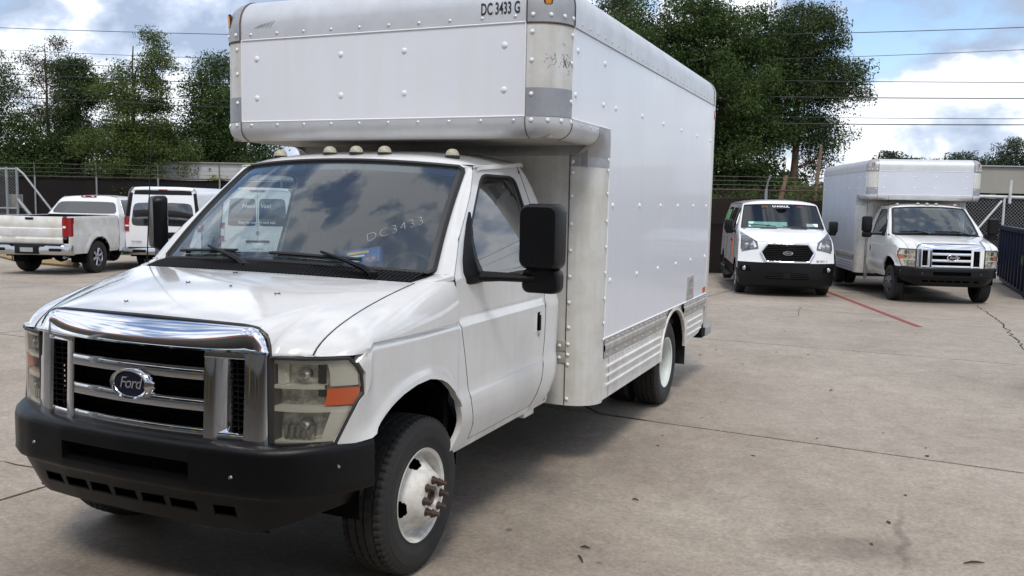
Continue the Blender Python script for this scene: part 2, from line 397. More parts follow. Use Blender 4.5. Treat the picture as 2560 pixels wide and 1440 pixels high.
    # ---- doors
    for s in both:
        rows=[]; zz=lin(.535,.765,6)+[.78,.80]+lin(.86,1.13,5)+[1.138,1.155]+lin(1.20,1.355,4)
        for z in zz: rows.append([(xs(y,z),y,z) for y in lin(interp(DF,z)+.004,interp(DR,z)-.030,10)])
        g=G().shell(rows,(-.03,0,0))
        zz=lin(1.355,1.42,5)+lin(1.47,1.80,6)+lin(1.83,1.903,8)
        fr=[[(xs(y,z),y,z) for y in lin(interp(DF,z)+.004,interp(WF,z),3)] for z in zz]; g.shell(fr,(-.03,0,0))
        rr=[[(xs(y,z),y,z) for y in lin(interp(WR,z),interp(DR,z)-.030,3)] for z in zz]; g.shell(rr,(-.03,0,0))
        ya,yb=interp(DF,1.903)+.004,interp(DR,1.903)-.030
        tp=[]
        for k in range(4):
            row=[]
            for y in lin(ya,yb,10):
                zt=door_top(y)-.004; z=lerp(1.903,zt,k/3); yy=max(y,interp(DF,z)+.004); row.append((xs(yy,z),yy,z))
            tp.append(row)
        g.shell(tp,(-.03,0,0))
        d=sided(g,s).build('door','white_paint',T,smooth=50)
        for tab,o in ((DF,0.0),(DR,-.001)):
            sided(G().tube([(xs(interp(tab,z)+o,z)-.004,interp(tab,z)+o,z) for z in lin(.535,1.945,48)],.0042,5),s).build('door_gap','gasket',d)
        # rear flange of the door (second shut line)
        rows=[]
        for z in lin(.535,1.93,34): rows.append([(xs(y,z)-.002,y,z) for y in (interp(DR,z)-.026,interp(DR,z)-.004)])
        sided(G().shell(rows,(-.03,0,0)),s).build('door_edge','white_paint',d,smooth=50)
        # glass and its black seal
        zz=lin(1.355,1.42,5)+lin(1.47,1.80,6)+lin(1.83,1.903,8)
        gl=[[(xs(y,z)-.014,y,z) for y in lin(interp(WF,z)-.004,interp(WR,z)+.004,8)] for z in zz]
        sided(G().grid(gl),s).build('window','side_glass',d,smooth=60)
        loop=[(xs(interp(WF,z),z)-.004,interp(WF,z),z) for z in zz]+[(xs(y,1.903)-.004,y,1.903) for y in lin(1.05,1.25,3)]+[(xs(interp(WR,z),z)-.004,interp(WR,z),z) for z in zz[::-1]]+[(xs(y,1.355)-.004,y,1.355) for y in lin(1.2,.6,4)]
        sided(G().tube(loop,.0095,6,closed=True),s).build('window_seal','black_rubber',d)
        # handle: black recess with a dark lever, white surround
        hx=xs(1.33,1.05); h=G(); 
        h.tube([(hx+.002,1.305,1.10),(hx+.002,1.365,1.10),(hx+.002,1.362,.985),(hx+.002,1.302,.985)],.006,6,closed=True)
        sided(h,s).build('handle_surround','white_paint',d)
        sided(G().box((hx-.003,1.333,1.043),(.012,.056,.108),.004),s).build('handle_recess','void_black',d)
        sided(G().box((hx+.008,1.346,1.035),(.016,.022,.095),.005),s).build('handle','black_plastic',d)
        sided(G().lathe([(hx-.002,.013),(hx+.004,.013),(hx+.005,.009),(hx+.003,.0)],14,'x',(0,1.348,.962)),s).build('lock','chrome_dull',d)
        # cab corner behind the door
        rows=[]
        for z in lin(.51,1.995,40):
            ya=interp(DR,z); yb=interp(CR,z); r=[(xs(y,z),y,z) for y in lin(ya+.003,yb-.035,5)]
            x=xs(yb,z); r+=[(x-.006,yb-.016,z),(x-.022,yb-.004,z),(x-.06,yb,z),(x-.2,yb,z)]
            rows.append(r)
        sided(G().shell(rows,(-.02,0,0)),s).build('cab_corner','white_paint',T,smooth=50)
        # A-pillar between windscreen and door
        rows=[]
        for i in range(15):
            t=i/14; a=ws_pt(1,t); z=lerp(1.392,1.925,t); y=interp(DF,z)-.004; b=Vector((xs(y,z),y,z)); m=a.lerp(b,.5)+Vector((.010,-.012,.004))
            rows.append([tuple(a),tuple(a.lerp(m,.5)+Vector((.003,-.004,.001))),tuple(m),tuple(b)])
        sided(G().shell(rows,(-.03,.02,0)),s).build('pillar','white_paint',T,smooth=60)
        # cowl corner filler in front of the pillar foot
        a=hood_rear(1); rows=[]
        b=ws_pt(1,0)
        for t in lin(0,1,5):
            p=a.lerp(b,t)+Vector((.004,0,0)); q=Vector((lerp(.905,xs(.283,1.385),t),lerp(.12,.283,t),lerp(1.36,1.392,t)))
            rows.append([tuple(p),tuple(p.lerp(q,.5)+Vector((0,0,.006))),tuple(q)])
        sided(G().shell(rows,(0,0,-.02)),s).build('cowl_corner','white_paint',T,smooth=60)
    # ---- windscreen, seal
    WS=lin(-1,1,24); WT=lin(0,1,14)
    wsh=G().grid([[tuple(ws_pt(s,t)) for s in WS] for t in WT]).build('windshield','windscreen',T,smooth=80)
    n=.985
    loop=[ws_pt(s,0) for s in lin(-.97,.97,20)]+[ws_pt(1,t) for t in lin(.03,.94,14)]+[ws_pt(.985,.975)]+[ws_pt(s,1) for s in lin(.955,-.955,24)]+[ws_pt(-.985,.975)]+[ws_pt(-1,t) for t in lin(.94,.03,14)]
    G().tube([p+Vector((0,-.004,.003)) for p in loop],.0125,6,closed=True).build('windshield_seal','black_rubber',wsh)
    # dark ceramic edge down both sides of the glass
    for s in both:
        rows=[[tuple(ws_pt(x,t)+Vector((0,-.002,.002))) for x in (s*.955,s*.975,s*.995)] for t in lin(0,1,14)]
        G().grid(rows).build('glass_edge_band','gasket',wsh)
    rows=[[tuple(ws_pt(s,t)+Vector((0,.003,-.002))) for s in lin(-.96,.96,20)] for t in (.90,.95,.995)]
    G().grid(rows).build('glass_shade_band','shade_band',wsh)
    # ---- roof with drip rails and five clearance lamps
    def roof_pt(u,v):
        a=abs(u); y0=.735+.135*a**2.3; y=lerp(y0,lerp(1.62,1.585,a**3),v); zE=door_top(y)+.006; zC=interp([(.73,1.974),(.80,1.998),(.90,2.021),(1.1,2.045),(1.4,2.06),(1.65,2.045)],y)
        X=.805-.03*max(0,(y-1.3)/.3)**2
        z=zE+(zC-zE)*(1-a**3.4)
        if v<.06: z=min(z,lerp(1.972-.034*a*a,z,v/.06)) if v>0 else 1.972-.034*a*a
        return (u*X,y,z)
    roof=G().shell([[roof_pt(u,v) for u in lin(-1,1,32)] for v in [0,.02,.05,.1,.18,.3,.45,.6,.75,.88,.95,1]],(0,0,-.02)).build('roof','white_paint',T,smooth=60)
    for s in both:
        G().tube([(s*(xs(y,door_top(y))+.006),y,door_top(y)+.004) for y in lin(.845,1.53,12)],.0085,6).build('drip_rail','white_paint',roof)
    for x,y,z in ((-.603,.963,2.004),(-.191,.903,2.019),(0,.897,2.020),(.191,.903,2.019),(.603,.963,2.004)):
        lens=G().lathe([(0,.040),(.012,.039),(.028,.032),(.038,.018),(.041,0)],20,'z').build('clearance_lamp','marker_lens',roof,(x,y,z+.006))
        G().lathe([(-.014,.043),(.002,.043),(.003,.036)],20,'z').build('lamp_base','black_rubber',lens)
    # ---- cab interior
    d=G(); 
    rows=[[(x,y,z+.012*math.cos(x*3)) for x in lin(-.86,.86,10)] for y,z in ((.28,1.372),(.40,1.362),(.58,1.345),(.66,1.315),(.70,1.24),(.71,1.05),(.69,.75))]
    d.grid(rows); dash=d.build('dashboard','dash_grey',T,smooth=40)
    g=G().tube([(.40+.19*math.cos(a),.80+.075*math.sin(a),1.27+.175*math.sin(a)) for a in lin(0,2*math.pi*23/24,23)],.015,8,closed=True)
    g.tube([(.40,.66,1.17),(.40,.80,1.27)],.03,8); g.tube([(.22,.80,1.27),(.58,.80,1.27)],.016,6); g.tube([(.40,.80,1.27),(.40,.73,1.11)],.016,6)
    g.build('steering_wheel','black_rubber',T)
    for s in both:
        g=G(); g.box((s*.44,1.36,1.20),(.50,.15,.66),.05,Matrix.Rotation(-.18,3,'X')); g.box((s*.44,1.14,.84),(.52,.50,.18),.05); g.box((s*.44,1.445,1.62),(.27,.09,.17),.035)
        g.build('seat','cloth_grey',T)
    g=G(); g.prism([(-.93,.62),(.93,.62),(.93,1.30),(.80,1.88),(.66,1.93),(-.66,1.93),(-.80,1.88),(-.93,1.30)],'y',1.600,1.615); g.b2(-.88,.88,.3,1.6,.625,.64); g.build('cab_lining','liner',T,smooth=0)
    g=G().grid([[(u*.78,y,1.955+.02*(1-u*u)) for u in lin(-1,1,6)] for y in (.86,1.2,1.59)]); g.build('headliner','liner',T)
    g=G(); g.box((0,.80,1.855),(.22,.03,.07),.01); g.tube([(0,.80,1.855),(0,.79,1.95)],.008,6); g.build('rear_view_mirror','black_plastic',T)
    # ---- cowl grille with ribs, wipers
    rows=[]
    for s in lin(-1,1,24):
        a=hood_rear(s)+Vector((0,.006,-.006)); b=ws_pt(s*.995,0)+Vector((0,.0,-.004)); m=a.lerp(b,.5)+Vector((0,0,-.004)); rows.append([tuple(a),tuple(m),tuple(b)])
    cow=G().shell(rows,(0,0,-.02)).build('cowl','black_plastic',T,smooth=60)
    g=G()
    for k in range(74):
        s=-.955+1.91*k/73; a=hood_rear(s)+Vector((0,.012,.0)); b=ws_pt(s*.995,0)+Vector((0,-.006,.003)); 
        g.tube([tuple(a),tuple(a.lerp(b,.5)+Vector((0,0,.005))),tuple(b)],.0058,4)
    tag(g.build('cowl_ribs','black_plastic',cow,smooth=0),kind='stuff')
    def wiper(px,py, s_tip, t_tip, bl0, bl1):
        a=hood_rear(px)+Vector((0,py,.022)); tip=ws_pt(*s_tip)+Vector((0,-.03,.03))
        g=G().tube([tuple(a),tuple(a.lerp(tip,.18)+Vector((0,0,.012))),tuple(a.lerp(tip,.5)+Vector((0,-.01,.012))),tuple(tip)],[.020,.016,.010,.007],6)
        g.lathe([(-.03,.022),(.012,.022),(.018,.014),(.019,0)],14,'z',tuple(a))
        arm=g.build('wiper','black_plastic',T)
        p,q=ws_pt(*bl0),ws_pt(*bl1); o=Vector((0,-.016,.016)); rows=[]
        pts=[ws_pt(lerp(bl0[0],bl1[0],k/10),lerp(bl0[1],bl1[1],k/10))+o for k in range(11)]
        b=G().tube(pts,.0085,6); b.tube([ws_pt(lerp(bl0[0],bl1[0],k/10),lerp(bl0[1],bl1[1],k/10)+.018)+o*.5 for k in range(11)],.006,5)
        b.build('wiper_blade','black_rubber',arm)
    wiper(.735,.045,(.33,.065),0,(-.04,.052),(.575,.045))
    wiper(-.17,.085,(-.545,.075),0,(-.83,.05),(-.315,.06))
    # ---- grille
    gy=lambda x: -.803+.075*(abs(x)/.65)**2.1
    grl=empty('grille',parent=T)
    def cbar(x0,x1,z0,z1,front=0,depth=.05,bev=.008,n=10,tl=.0045):
        rows=[]
        for x in lin(x0,x1,n):
            y=gy(x)+front; b=min(bev,(z1-z0)*.3)
            rows.append([(x,y+depth,z0),(x,y+b,z0),(x,y+b*.3,z0+b*.3),(x,y,z0+b),(x,y+tl,z1-b),(x,y+tl+b*.3,z1-b*.3),(x,y+tl+b,z1),(x,y+depth,z1)])
        g=G().grid(rows); g.add(rows[0],[tuple(range(8))]); g.add(rows[-1],[tuple(range(8))[::-1]]); return g
    # upper hood band, sloping back
    rows=[]
    for x in lin(-.655,.655,40):
        a=abs(x); e=max(0,(a-.56)/.095); top=1.236-.006*(a/.6)**2-.085*e**2.2; yb=-.694+.02*e
        pr=bez([(x,yb,top),(x,yb-.042,top+.000),(x,gy(x)+.004,top-.035-.02*(1-e)),(x,gy(x)-.003,1.137)],9); pr=[(q.x,q.y,q.z) for q in pr]
        pr+= [(x,gy(x)-.004,1.128),(x,gy(x)+.03,1.120)]
        rows.append(pr)
    G().shell(rows,(0,.03,-.006)).build('grille_band','chrome',grl,smooth=40)
    for s in both:
        rows=[]
        for z in lin(.762,1.150,14):
            xo=.655; r=[(.547,gy(.547)+.05,z),(.547,gy(.547)+.012,z),(.556,gy(.556),z),(.60,gy(.6)-.004,z),(.638,gy(.64)-.001,z),(.652,gy(.65)+.014,z),(.656,gy(.65)+.06,z)]; rows.append([(x*s,y+(z-.762)*.05-.010,q) for x,y,q in r])
        gg=G().grid(rows); gg.add(rows[0],[tuple(range(7))]); gg.add(rows[-1],[tuple(range(7))]); gg.build('grille_column','chrome',grl,smooth=40)
        rows=[]
        for z in lin(.757,1.125,10):
            r=[(.372,gy(.372)+.05,z),(.372,gy(.372)+.003,z),(.376,gy(.376)-.002,z),(.415,gy(.415)-.002,z),(.425,gy(.42)+.006,z),(.466,gy(.46)+.052,z),(.47,gy(.47)+.08,z)]; rows.append([(x*s,y+(z-.762)*.05-.010,q) for x,y,q in r])
        gg=G().grid(rows); gg.add(rows[0],[tuple(range(7))]); gg.add(rows[-1],[tuple(range(7))]); gg.build('grille_column','chrome',grl,smooth=40)
        # foot and head of the narrow slot
        gg=cbar(.376,.556,.757,.792,.0,.06,.006); (gg if s==1 else gg.mirror()).build('grille_foot','chrome',grl)
        gg=cbar(.376,.556,1.100,1.128,.001,.06,.006); (gg if s==1 else gg.mirror()).build('grille_head','chrome',grl)
        for k in range(12):
            z=.812+k*.0245; g=G().box((s*.510,gy(.507)+.062,z),(.070,.05,.0045),0); g.build('slot_fin','black_plastic',grl,smooth=0)
        g=G().b2(s*.40,s*.56,gy(.5)+.092,gy(.5)+.10,.76,1.13); g.build('slot_back','void_black',grl,smooth=0)
        g=G()
        for x in (.49,.525): g.b2(s*x-.002,s*x+.002,gy(.5)+.05,gy(.5)+.056,.795,1.10)
        g.build('slot_mesh','gasket',grl,smooth=0)
    cbar(-.372,.372,.757,.804,.0,.06,.007,14).build('grille_bar','chrome',grl)
    cbar(-.372,.372,.873,.927,-.002,.06,.008,14).build('grille_bar','chrome',grl)
    cbar(-.372,.372,1.003,1.057,-.002,.06,.008,14).build('grille_bar','chrome',grl)
    g=G()
    for k in range(12):
        z=.795+k*.029; rows=[[(x,gy(x)+.055,z),(x,gy(x)+.075,z+.012)] for x in lin(-.372,.372,12)]; g.grid(rows)
    g.grid([[(x,gy(x)+.085,.76),(x,gy(x)+.085,1.13)] for x in lin(-.40,.40,12)])
    g.build('grille_mesh','void_black',grl,smooth=0)
    # oval badge
    def oval(a,b,y0,y1,n=40):
        return [[(a*k*math.cos(t),y,b*k*math.sin(t)) for t in lin(0,2*math.pi*(n-1)/n,n-1)] for k,y in ((1.0,y0),(.99,y1+.006),(.95,y1),(.84,y1+.002),(.80,y1+.008))]
    em=G().grid(oval(.112,.066,.03,-.022),closed=True).build('badge_ring','chrome',grl,(0.006,gy(0)-.002,.960),smooth=50)
    G().lathe([(-.013,.0),(-.013,.086),(-.004,.088)],40,'y').build('badge_plate','logo_blue',em).scale=(1,1,.60)
    text('Ford',.070,'silver_print','badge_lettering',em,frame((-.058,-.0165,-.019),(1,0,.02),(0,0,1)),.001,.30,.90)
    G().tube([(.10,-.01,0),(.135,-.004,.004)],[.03,.012],8).build('badge_stem','chrome',em)
    # ---- headlamps
    def hl_patch(z0,z1,u0,u1,dy,nz=6,nu=14,dx=0):
        rows=[]
        for z in lin(z0,z1,nz):
            e=hl_edge(z); r=[]
            for u in lin(u0,u1,nu):
                x=lerp(.660,e,u); r.append((x-dx-dy*.35*u,hl_y(x)+dy,z))
            rows.append(r)
        return rows
    for s in both:
        h=sided(G().grid(hl_patch(.742,1.118,-.005,1.015,.062,8)),s).build('headlight','lamp_silver',T,smooth=50)
        # rim / gasket
        lp=[r[0] for r in hl_patch(.745,1.115,0,1,0,10)]+[hl_patch(1.115,1.115,0,1,0,1)[0][k] for k in range(1,15)]+[r[-1] for r in hl_patch(.745,1.115,0,1,0,10)][::-1]+[hl_patch(.745,.745,0,1,0,1)[0][k] for k in range(13,0,-1)]
        sided(G().tube(lp,.0075,6,closed=True),s).build('headlight_gasket','gasket',h)
        sided(G().grid([[(x,y+.012,z) for x,y,z in lp],[(x*.985+.002,y+.07,z) for x,y,z in lp]],closed=True),s).build('headlight_wall','gasket',h)
        # lens
        sided(G().grid(hl_patch(.748,1.112,.01,.99,.0,10,18)),s).build('headlight_lens','lens_hazed',h,smooth=60)
        # shelves, bezels, amber block
        for z0,z1,u0,u1 in ((.752,.772,.02,.86),(.893,.916,.02,.98),(.988,1.003,.02,.66),(1.090,1.106,.02,.97)):
            a=hl_patch(z0,z1,u0,u1,.014,2,12); b=hl_patch(z1,z1,u0,u1,.06,1,12); c=hl_patch(z0,z0,u0,u1,.06,1,12)
            sided(G().grid([c[0]]+a+[b[0]]),s).build('headlight_shelf','lamp_bezel',h,smooth=30)
        for z0,z1,u0 in ((1.000,1.092,.72),(.772,.895,.78)):
            a=hl_patch(z0,z1,u0,.975,.012,4,6); sided(G().shell(a,(-.01,.045,0)),s).build('headlight_bezel','lamp_bezel',h,smooth=30)
        a=hl_patch(.922,.990,.69,.985,.008,4,6); sided(G().shell(a,(-.01,.04,0)),s).build('turn_signal','amber',h,smooth=30)
        for k in range(5):
            u=.16+.10*k; a=hl_patch(.776,.835,u,u+.055,.030,3,3); sided(G().shell(a,(0,.02,0)),s).build('reflector_flute','chrome_dull',h,smooth=20)
        for zc_,u in ((1.046,.36),(.835,.42)):
            x=lerp(.660,hl_edge(zc_),u); sided(G().lathe([(.05,.03),(.03,.028),(.012,.020),(.005,.0)],16,'y',(x,hl_y(x)+.018,zc_)),s).build('bulb','chrome_dull',h)
        a=hl_patch(1.005,1.088,.05,.15,.028,3,3); sided(G().shell(a,(0,.03,0)),s).build('reflector_side','lamp_bezel',h)
        # small black filler between lamp and grille
        sided(G().b2(.653,.668,-.70,-.60,.75,1.118),s).build('lamp_filler','gasket',h,smooth=0)
    # ---- bumper
    def bp_xy(u):
        """plan curve, u 0 centre .. 1 end"""
        t=[(0,(0,-.872)),(.36,(.36,-.862)),(.60,(.60,-.836)),(.75,(.70,-.809)),(.84,(.785,-.763)),(.90,(.85,-.708)),(.95,(.915,-.630)),(.98,(.962,-.550)),(1.0,(.992,-.455))]
        for (a,p),(b,q) in zip(t,t[1:]):
            if u<=b: k=(u-a)/(b-a); return lerp(p[0],q[0],k),lerp(p[1],q[1],k)
        return t[-1][1]
    # profile: (z, inset)
    PR=[(.742,.16),(.760,.115),(.764,.055),(.758,.020),(.744,.004),(.725,.0),(.680,.0),(.600,.0),(.570,-.002),(.556,.006),(.548,.022),(.540,.026),(.505,.038),(.455,.058),(.408,.078),(.385,.090),(.376,.12)]
    us=sorted(set([.06,0,.06,.12,.18,.24,.30,.345,.36,.40,.42,.46,.47,.50,.56,.60,.66,.70,.75,.79,.84,.87,.90,.925,.95,.965,.98,.99,1.0,.09,.21,.33,.15,.27,.39,.45,.53,.55,.435,.405,.265,.245,.125,.10,.035,.19,.215,.44]))
    full=[-u for u in us[::-1][:-1]]+us
    def bump_pt(u,k):
        z,ins=PR[k]; a=abs(u); x,y=bp_xy(a)
        # inset along the plan normal
        x2,y2=bp_xy(min(1,a+.01)); x1,y1=bp_xy(max(0,a-.01)); tx,ty=x2-x1,y2-y1; l=math.hypot(tx,ty) or 1; nx,ny=-ty/l,tx/l
        up=.0
        if k>=10: z=z+.10*max(0,(a-.62)/.38)**1.6*(1 if k>12 else (k-9)/4)
        if k<=5: z=z+.012*max(0,(a-.7)/.3)**2
        return (math.copysign(x+nx*ins,u) if a>0 else 0, y+ny*ins, z)
    g=G(); rowsB=[[bump_pt(u,k) for k in range(len(PR))] for u in full]
    slots=[(-.55,-.435),(-.405,-.265),(-.245,-.125),(-.10,.035),(.06,.19),(.215,.36),(.44,.55)]
    for i in range(len(full)-1):
        um=(full[i]+full[i+1])/2
        for k in range(len(PR)-1):
            if abs(um)<.36 and k==6: continue
            if 12<=k<13 and any(a<um<b for a,b in slots): continue
            g.add([rowsB[i][k],rowsB[i][k+1],rowsB[i+1][k+1],rowsB[i+1][k]],[(0,1,2,3)])
    # slot walls
    k6=[rowsB[i] for i in range(len(full)) if abs(full[i])<=.3601]
    g.grid([[r[6] for r in k6],[(r[6][0]*.985,r[6][1]+.05,r[6][2]-.012) for r in k6]]); g.grid([[r[7] for r in k6],[(r[7][0]*.985,r[7][1]+.05,r[7][2]+.012) for r in k6]])
    for e in (0,-1):
        r=k6[e]; g.add([r[6],r[7],(r[7][0]*.985,r[7][1]+.05,r[7][2]+.012),(r[6][0]*.985,r[6][1]+.05,r[6][2]-.012)],[(0,1,2,3)])
    bum=g.build('bumper','black_plastic',T,smooth=40)
    G().grid([[(r[6][0],r[6][1]+.05,.70),(r[7][0],r[7][1]+.05,.585)] for r in k6]).build('bumper_slot','void_black',bum)
    G().grid([[(x*.97,bp_xy(abs(x))[1]+.095,.535),(x*.97,bp_xy(abs(x))[1]+.125,.375)] for x in lin(-.74,.66,22)]).build('bumper_vent_back','void_black',bum)
    for a,b in slots:
        rows=[[bump_pt(u,k) for u in lin(a,b,3)] for k in (12,13)]
        loop=rows[0]+rows[1][::-1]; G().tube([Vector(q)+Vector((0,.004,0)) for q in loop],.005,5,closed=True).build('bumper_vent','black_plastic',bum)
    for s in both:
        for u,z in ((.56,.640),(.955,.675)):
            x,y=bp_xy(u); G().lathe([(-.006,.0),(-.005,.006),(.002,.009)],12,'y').build('bumper_bolt','chrome_dull',bum,(s*x,y-.001,z),(0,0,s*(0 if u<.9 else .9)))
        # bumper end closing plate
        rows=[[rowsB[-1][k] for k in range(len(PR))],[(rowsB[-1][k][0]-.22,rowsB[-1][k][1]-.02,rowsB[-1][k][2]) for k in range(len(PR))]]
        sided(G().grid(rows),s).build('bumper_end','black_plastic',bum)
    g=G(); g.b2(-.72,.72,-.70,-.42,.50,.72); g.build('bumper_core','void_black',bum,smooth=0)
    # ---- door mirrors
    def rbox(c,d,r,bul=0):
        """rounded slab facing -Y with a bulged back"""
        n=8; out=[]
        for (k,y) in ((.90,-d[1]*.5-bul),(.965,-d[1]*.5-bul*.55),(1,-d[1]*.18),(1,d[1]*.35),(.97,d[1]*.5)):
            row=[]
            for cx,cz,a0 in ((1,1,0),(-1,1,90),(-1,-1,180),(1,-1,270)):
                for q in range(n):
                    a=R_(a0+90*q/(n-1)); row.append((c[0]+cx*(d[0]/2*k-r)+r*math.cos(a),c[1]+y,c[2]+cz*(d[2]/2*k-r)+r*math.sin(a)))
            out.append(row)
        g=G().grid(out,closed=True); m=len(out[0])
        g.add(out[0],[tuple(range(m))]); g.add(out[-1],[tuple(range(m))[::-1]]); return g
    for s in both:
        b=G(); rows=[]
        for z,ya,yb,o in ((1.335,.44,.56,.006),(1.345,.40,.60,.03),(1.40,.385,.575,.05),(1.46,.41,.545,.045),(1.55,.478,.565,.03),(1.64,.56,.62,.018),(1.70,.625,.650,.006)):
            rows.append([(xs(ya,z)-.002,ya,z),(xs(ya,z)+o,lerp(ya,yb,.35),z),(xs(yb,z)+o*.9,lerp(ya,yb,.75),z),(xs(yb,z)-.002,yb,z)])
        b.grid(rows); mr=sided(b,s).build('mirror','black_plastic',T,smooth=60)
        a=G().tube([(1.00,.505,1.375),(1.10,.56,1.374),(1.24,.62,1.369),(1.275,.635,1.372),(1.285,.64,1.39),(1.285,.64,1.435)],[.030,.024,.022,.022,.020,.012],10)
        sided(a,s).build('mirror_arm','black_plastic',mr)
        def turn(g,ang):
            c,q=math.cos(ang),math.sin(ang); g.v=[(1.296+(x-1.296)*c-(y-.655)*q,.655+(x-1.296)*q+(y-.655)*c,z) for x,y,z in g.v]; return sided(g,s)
        an=0 if s==1 else .62; th=.10 if s==1 else .055; bu=.045 if s==1 else .028
        turn(rbox((1.296,.655,1.583),(.212,th,.335),.042,bu),an).build('mirror_head','black_plastic',mr,smooth=50)
        turn(rbox((1.293,.665,1.357),(.205,th*.7,.130),.038,bu*.45),an).build('mirror_head','black_plastic',mr,smooth=50)
        turn(G().b2(1.205,1.387,.655+th*.5+.001,.655+th*.5+.004,1.43,1.735),an).build('mirror_glass','chrome',mr,smooth=0)
        turn(G().b2(1.205,1.380,.665+th*.35+.001,.665+th*.35+.004,1.305,1.41),an).build('mirror_glass','chrome',mr,smooth=0)
    # aerial
    g=G().tube([(-.95,.21,1.33),(-.955,.215,1.39)],.014,8); g.tube([(-.955,.215,1.38),(-.965,.25,1.75),(-.985,.31,2.20)],[.004,.003,.0025],6); g.build('aerial','black_plastic',T)
    # ---- wheels
    NS=186
    def tyre_mesh():
        W=.112; prof=[(-.100,.212),(-.106,.235),(-.115,.285),(-.111,.325),(-.103,.350),(-.094,.3655),(-.070,.371),(-.068,.361),(-.062,.361),(-.060,.371),(-.025,.3725),(-.023,.362),(-.017,.362),(-.015,.3725),(.015,.3725),(.017,.362),(.023,.362),(.025,.3725),(.060,.371),(.062,.361),(.068,.361),(.070,.371),(.094,.3655),(.103,.350),(.108,.338),(.111,.325),(.1135,.323),(.115,.285),(.1125,.262),(.110,.258),(.106,.235),(.100,.212)]
        def fn(k,j,r):
            if k in (4,5,6,21,22,23) and j%3==0: return r-.008
            if k in (9,10,13,14,17,18) and (j+k)%4==0: return r-.005
            return r
        return G().lathe(prof,NS,'x',fn=fn).mesh('tyre','tyre_rubber',28)
    TY=tyre_mesh()
    prof=[(.100,.206),(.104,.222),(.108,.221),(.104,.212),(.090,.204),(.070,.199),(.054,.194),(.046,.189),(.047,.184)]+[(lerp(.047,.082,k/4),lerp(.184,.158,k/4)) for k in range(1,5)]+[(lerp(.082,.112,k/5),lerp(.158,.136,k/5)) for k in range(1,6)]+[(.130,.124),(.146,.116),(.156,.108),(.162,.099),(.164,.090),(.165,.060),(.163,.053),(.150,.049),(.118,.047),(.114,0)]
    gr_=G(); nr=128; rowsR=[[(a_,r_*math.cos(2*math.pi*j/nr),r_*math.sin(2*math.pi*j/nr)) for j in range(nr)] for a_,r_ in prof]
    for i in range(len(prof)-1):
        rm=(prof[i][1]+prof[i+1][1])/2
        for j in range(nr):
            th=2*math.pi*(j+.5)/nr
            if any((((th-h0+math.pi)%(2*math.pi)-math.pi)*.158/.040)**2+((rm-.1600)/.0215)**2<1 for h0 in (1.40,1.40+math.pi/2,1.40+math.pi,1.40+1.5*math.pi)): continue
            gr_.add([rowsR[i][j],rowsR[i][(j+1)%nr],rowsR[i+1][(j+1)%nr],rowsR[i+1][j]],[(0,1,2,3)])
    rimF=gr_.mesh('rim','rim_white',40)
    rimR=G().lathe([(.100,.206),(.104,.222),(.108,.221),(.104,.212),(.090,.204),(.06,.196),(.0,.192),(-.05,.186),(-.075,.178),(-.082,.150),(-.085,.11),(-.085,.07),(-.03,.062),(-.026,0)],48,'x').mesh('rim','rim_white_rear',40)
    nut=G().lathe([(-.012,.021),(.002,.021),(.004,.0165),(.016,.0165),(.019,.0115),(.036,.0105),(.040,.007),(.041,0)],10,'x').mesh('lug_nut','rust_metal',30)
    coreF=G().lathe([(.03,.0),(.03,.182),(-.09,.18),(-.09,0)],24,'x').mesh('wheel_core','void_black',30)
    core=G().lathe([(.09,.0),(.09,.21),(-.09,.21),(-.09,0)],24,'x').mesh('wheel_core','void_black',30)
    hubc=G().lathe([(.0,.045),(.002,.044),(.004,.036),(-.012,.032),(-.014,0)],20,'x').mesh('hub','rust_metal',30)
    def wheel(x,y,front,s,ang=0):
        w_=put('wheel',rimF if front else rimR,T,(x,y,.372),(ang,0,0 if s==1 else math.pi))
        put('tyre',TY,w_)
        if front:
            put('hub',hubc,w_,(.150,0,0))
            for k in range(8):
                a=math.pi*2*(k+.5)/8; put('lug_nut',nut,w_,(.165,.079*math.cos(a),.079*math.sin(a)))
            put('wheel_core',coreF,w_)
            v=G().tube([(.03,-.172,.06),(.080,-.176,.06)],.005,6).build('valve','chrome_dull',w_)
        else: put('wheel_core',core,w_,(-.09,0,0))
        return w_
    for s in both:
        wheel(s*.858,0,True,s,.35)
        wheel(s*1.055,4.013,False,s); wheel(s*.79,4.013,False,-s)
    # ---- chassis
    g=G()
    for s in both: g.b2(s*.38,s*.46,-.5,5.5,.50,.68)
    g.tube([(-.8,0,.36),(.8,0,.36)],.05,10); g.tube([(-1,4.013,.37),(1,4.013,.37)],.07,10); g.lathe([(-.16,0),(-.14,.12),(0,.17),(.14,.12),(.16,0)],16,'x',(0,4.013,.37))
    g.b2(-.2,.2,.2,1.2,.42,.62); g.tube([(.1,1.2,.5),(0,4,.42)],.045,8); g.b2(-.75,-.5,2.2,3.2,.40,.66); g.tube([(.55,1.8,.42),(.6,3.3,.40)],.09,10)
    g.build('chassis','under_black',T)
    return T
def ws_pt(s,t):
    a=abs(s); b=Vector((.872*s,.135+.135*a**2.4,1.422-.027*a*a)); c=Vector((.745*s,.735+.115*a**2.4,1.972-.034*a*a))
    p=b.lerp(c,t); k=math.sin(math.pi*t)*.022; return p+Vector((0,-k*.7,k*.7))
glass('shade_band', (.10,.13,.22), .05)
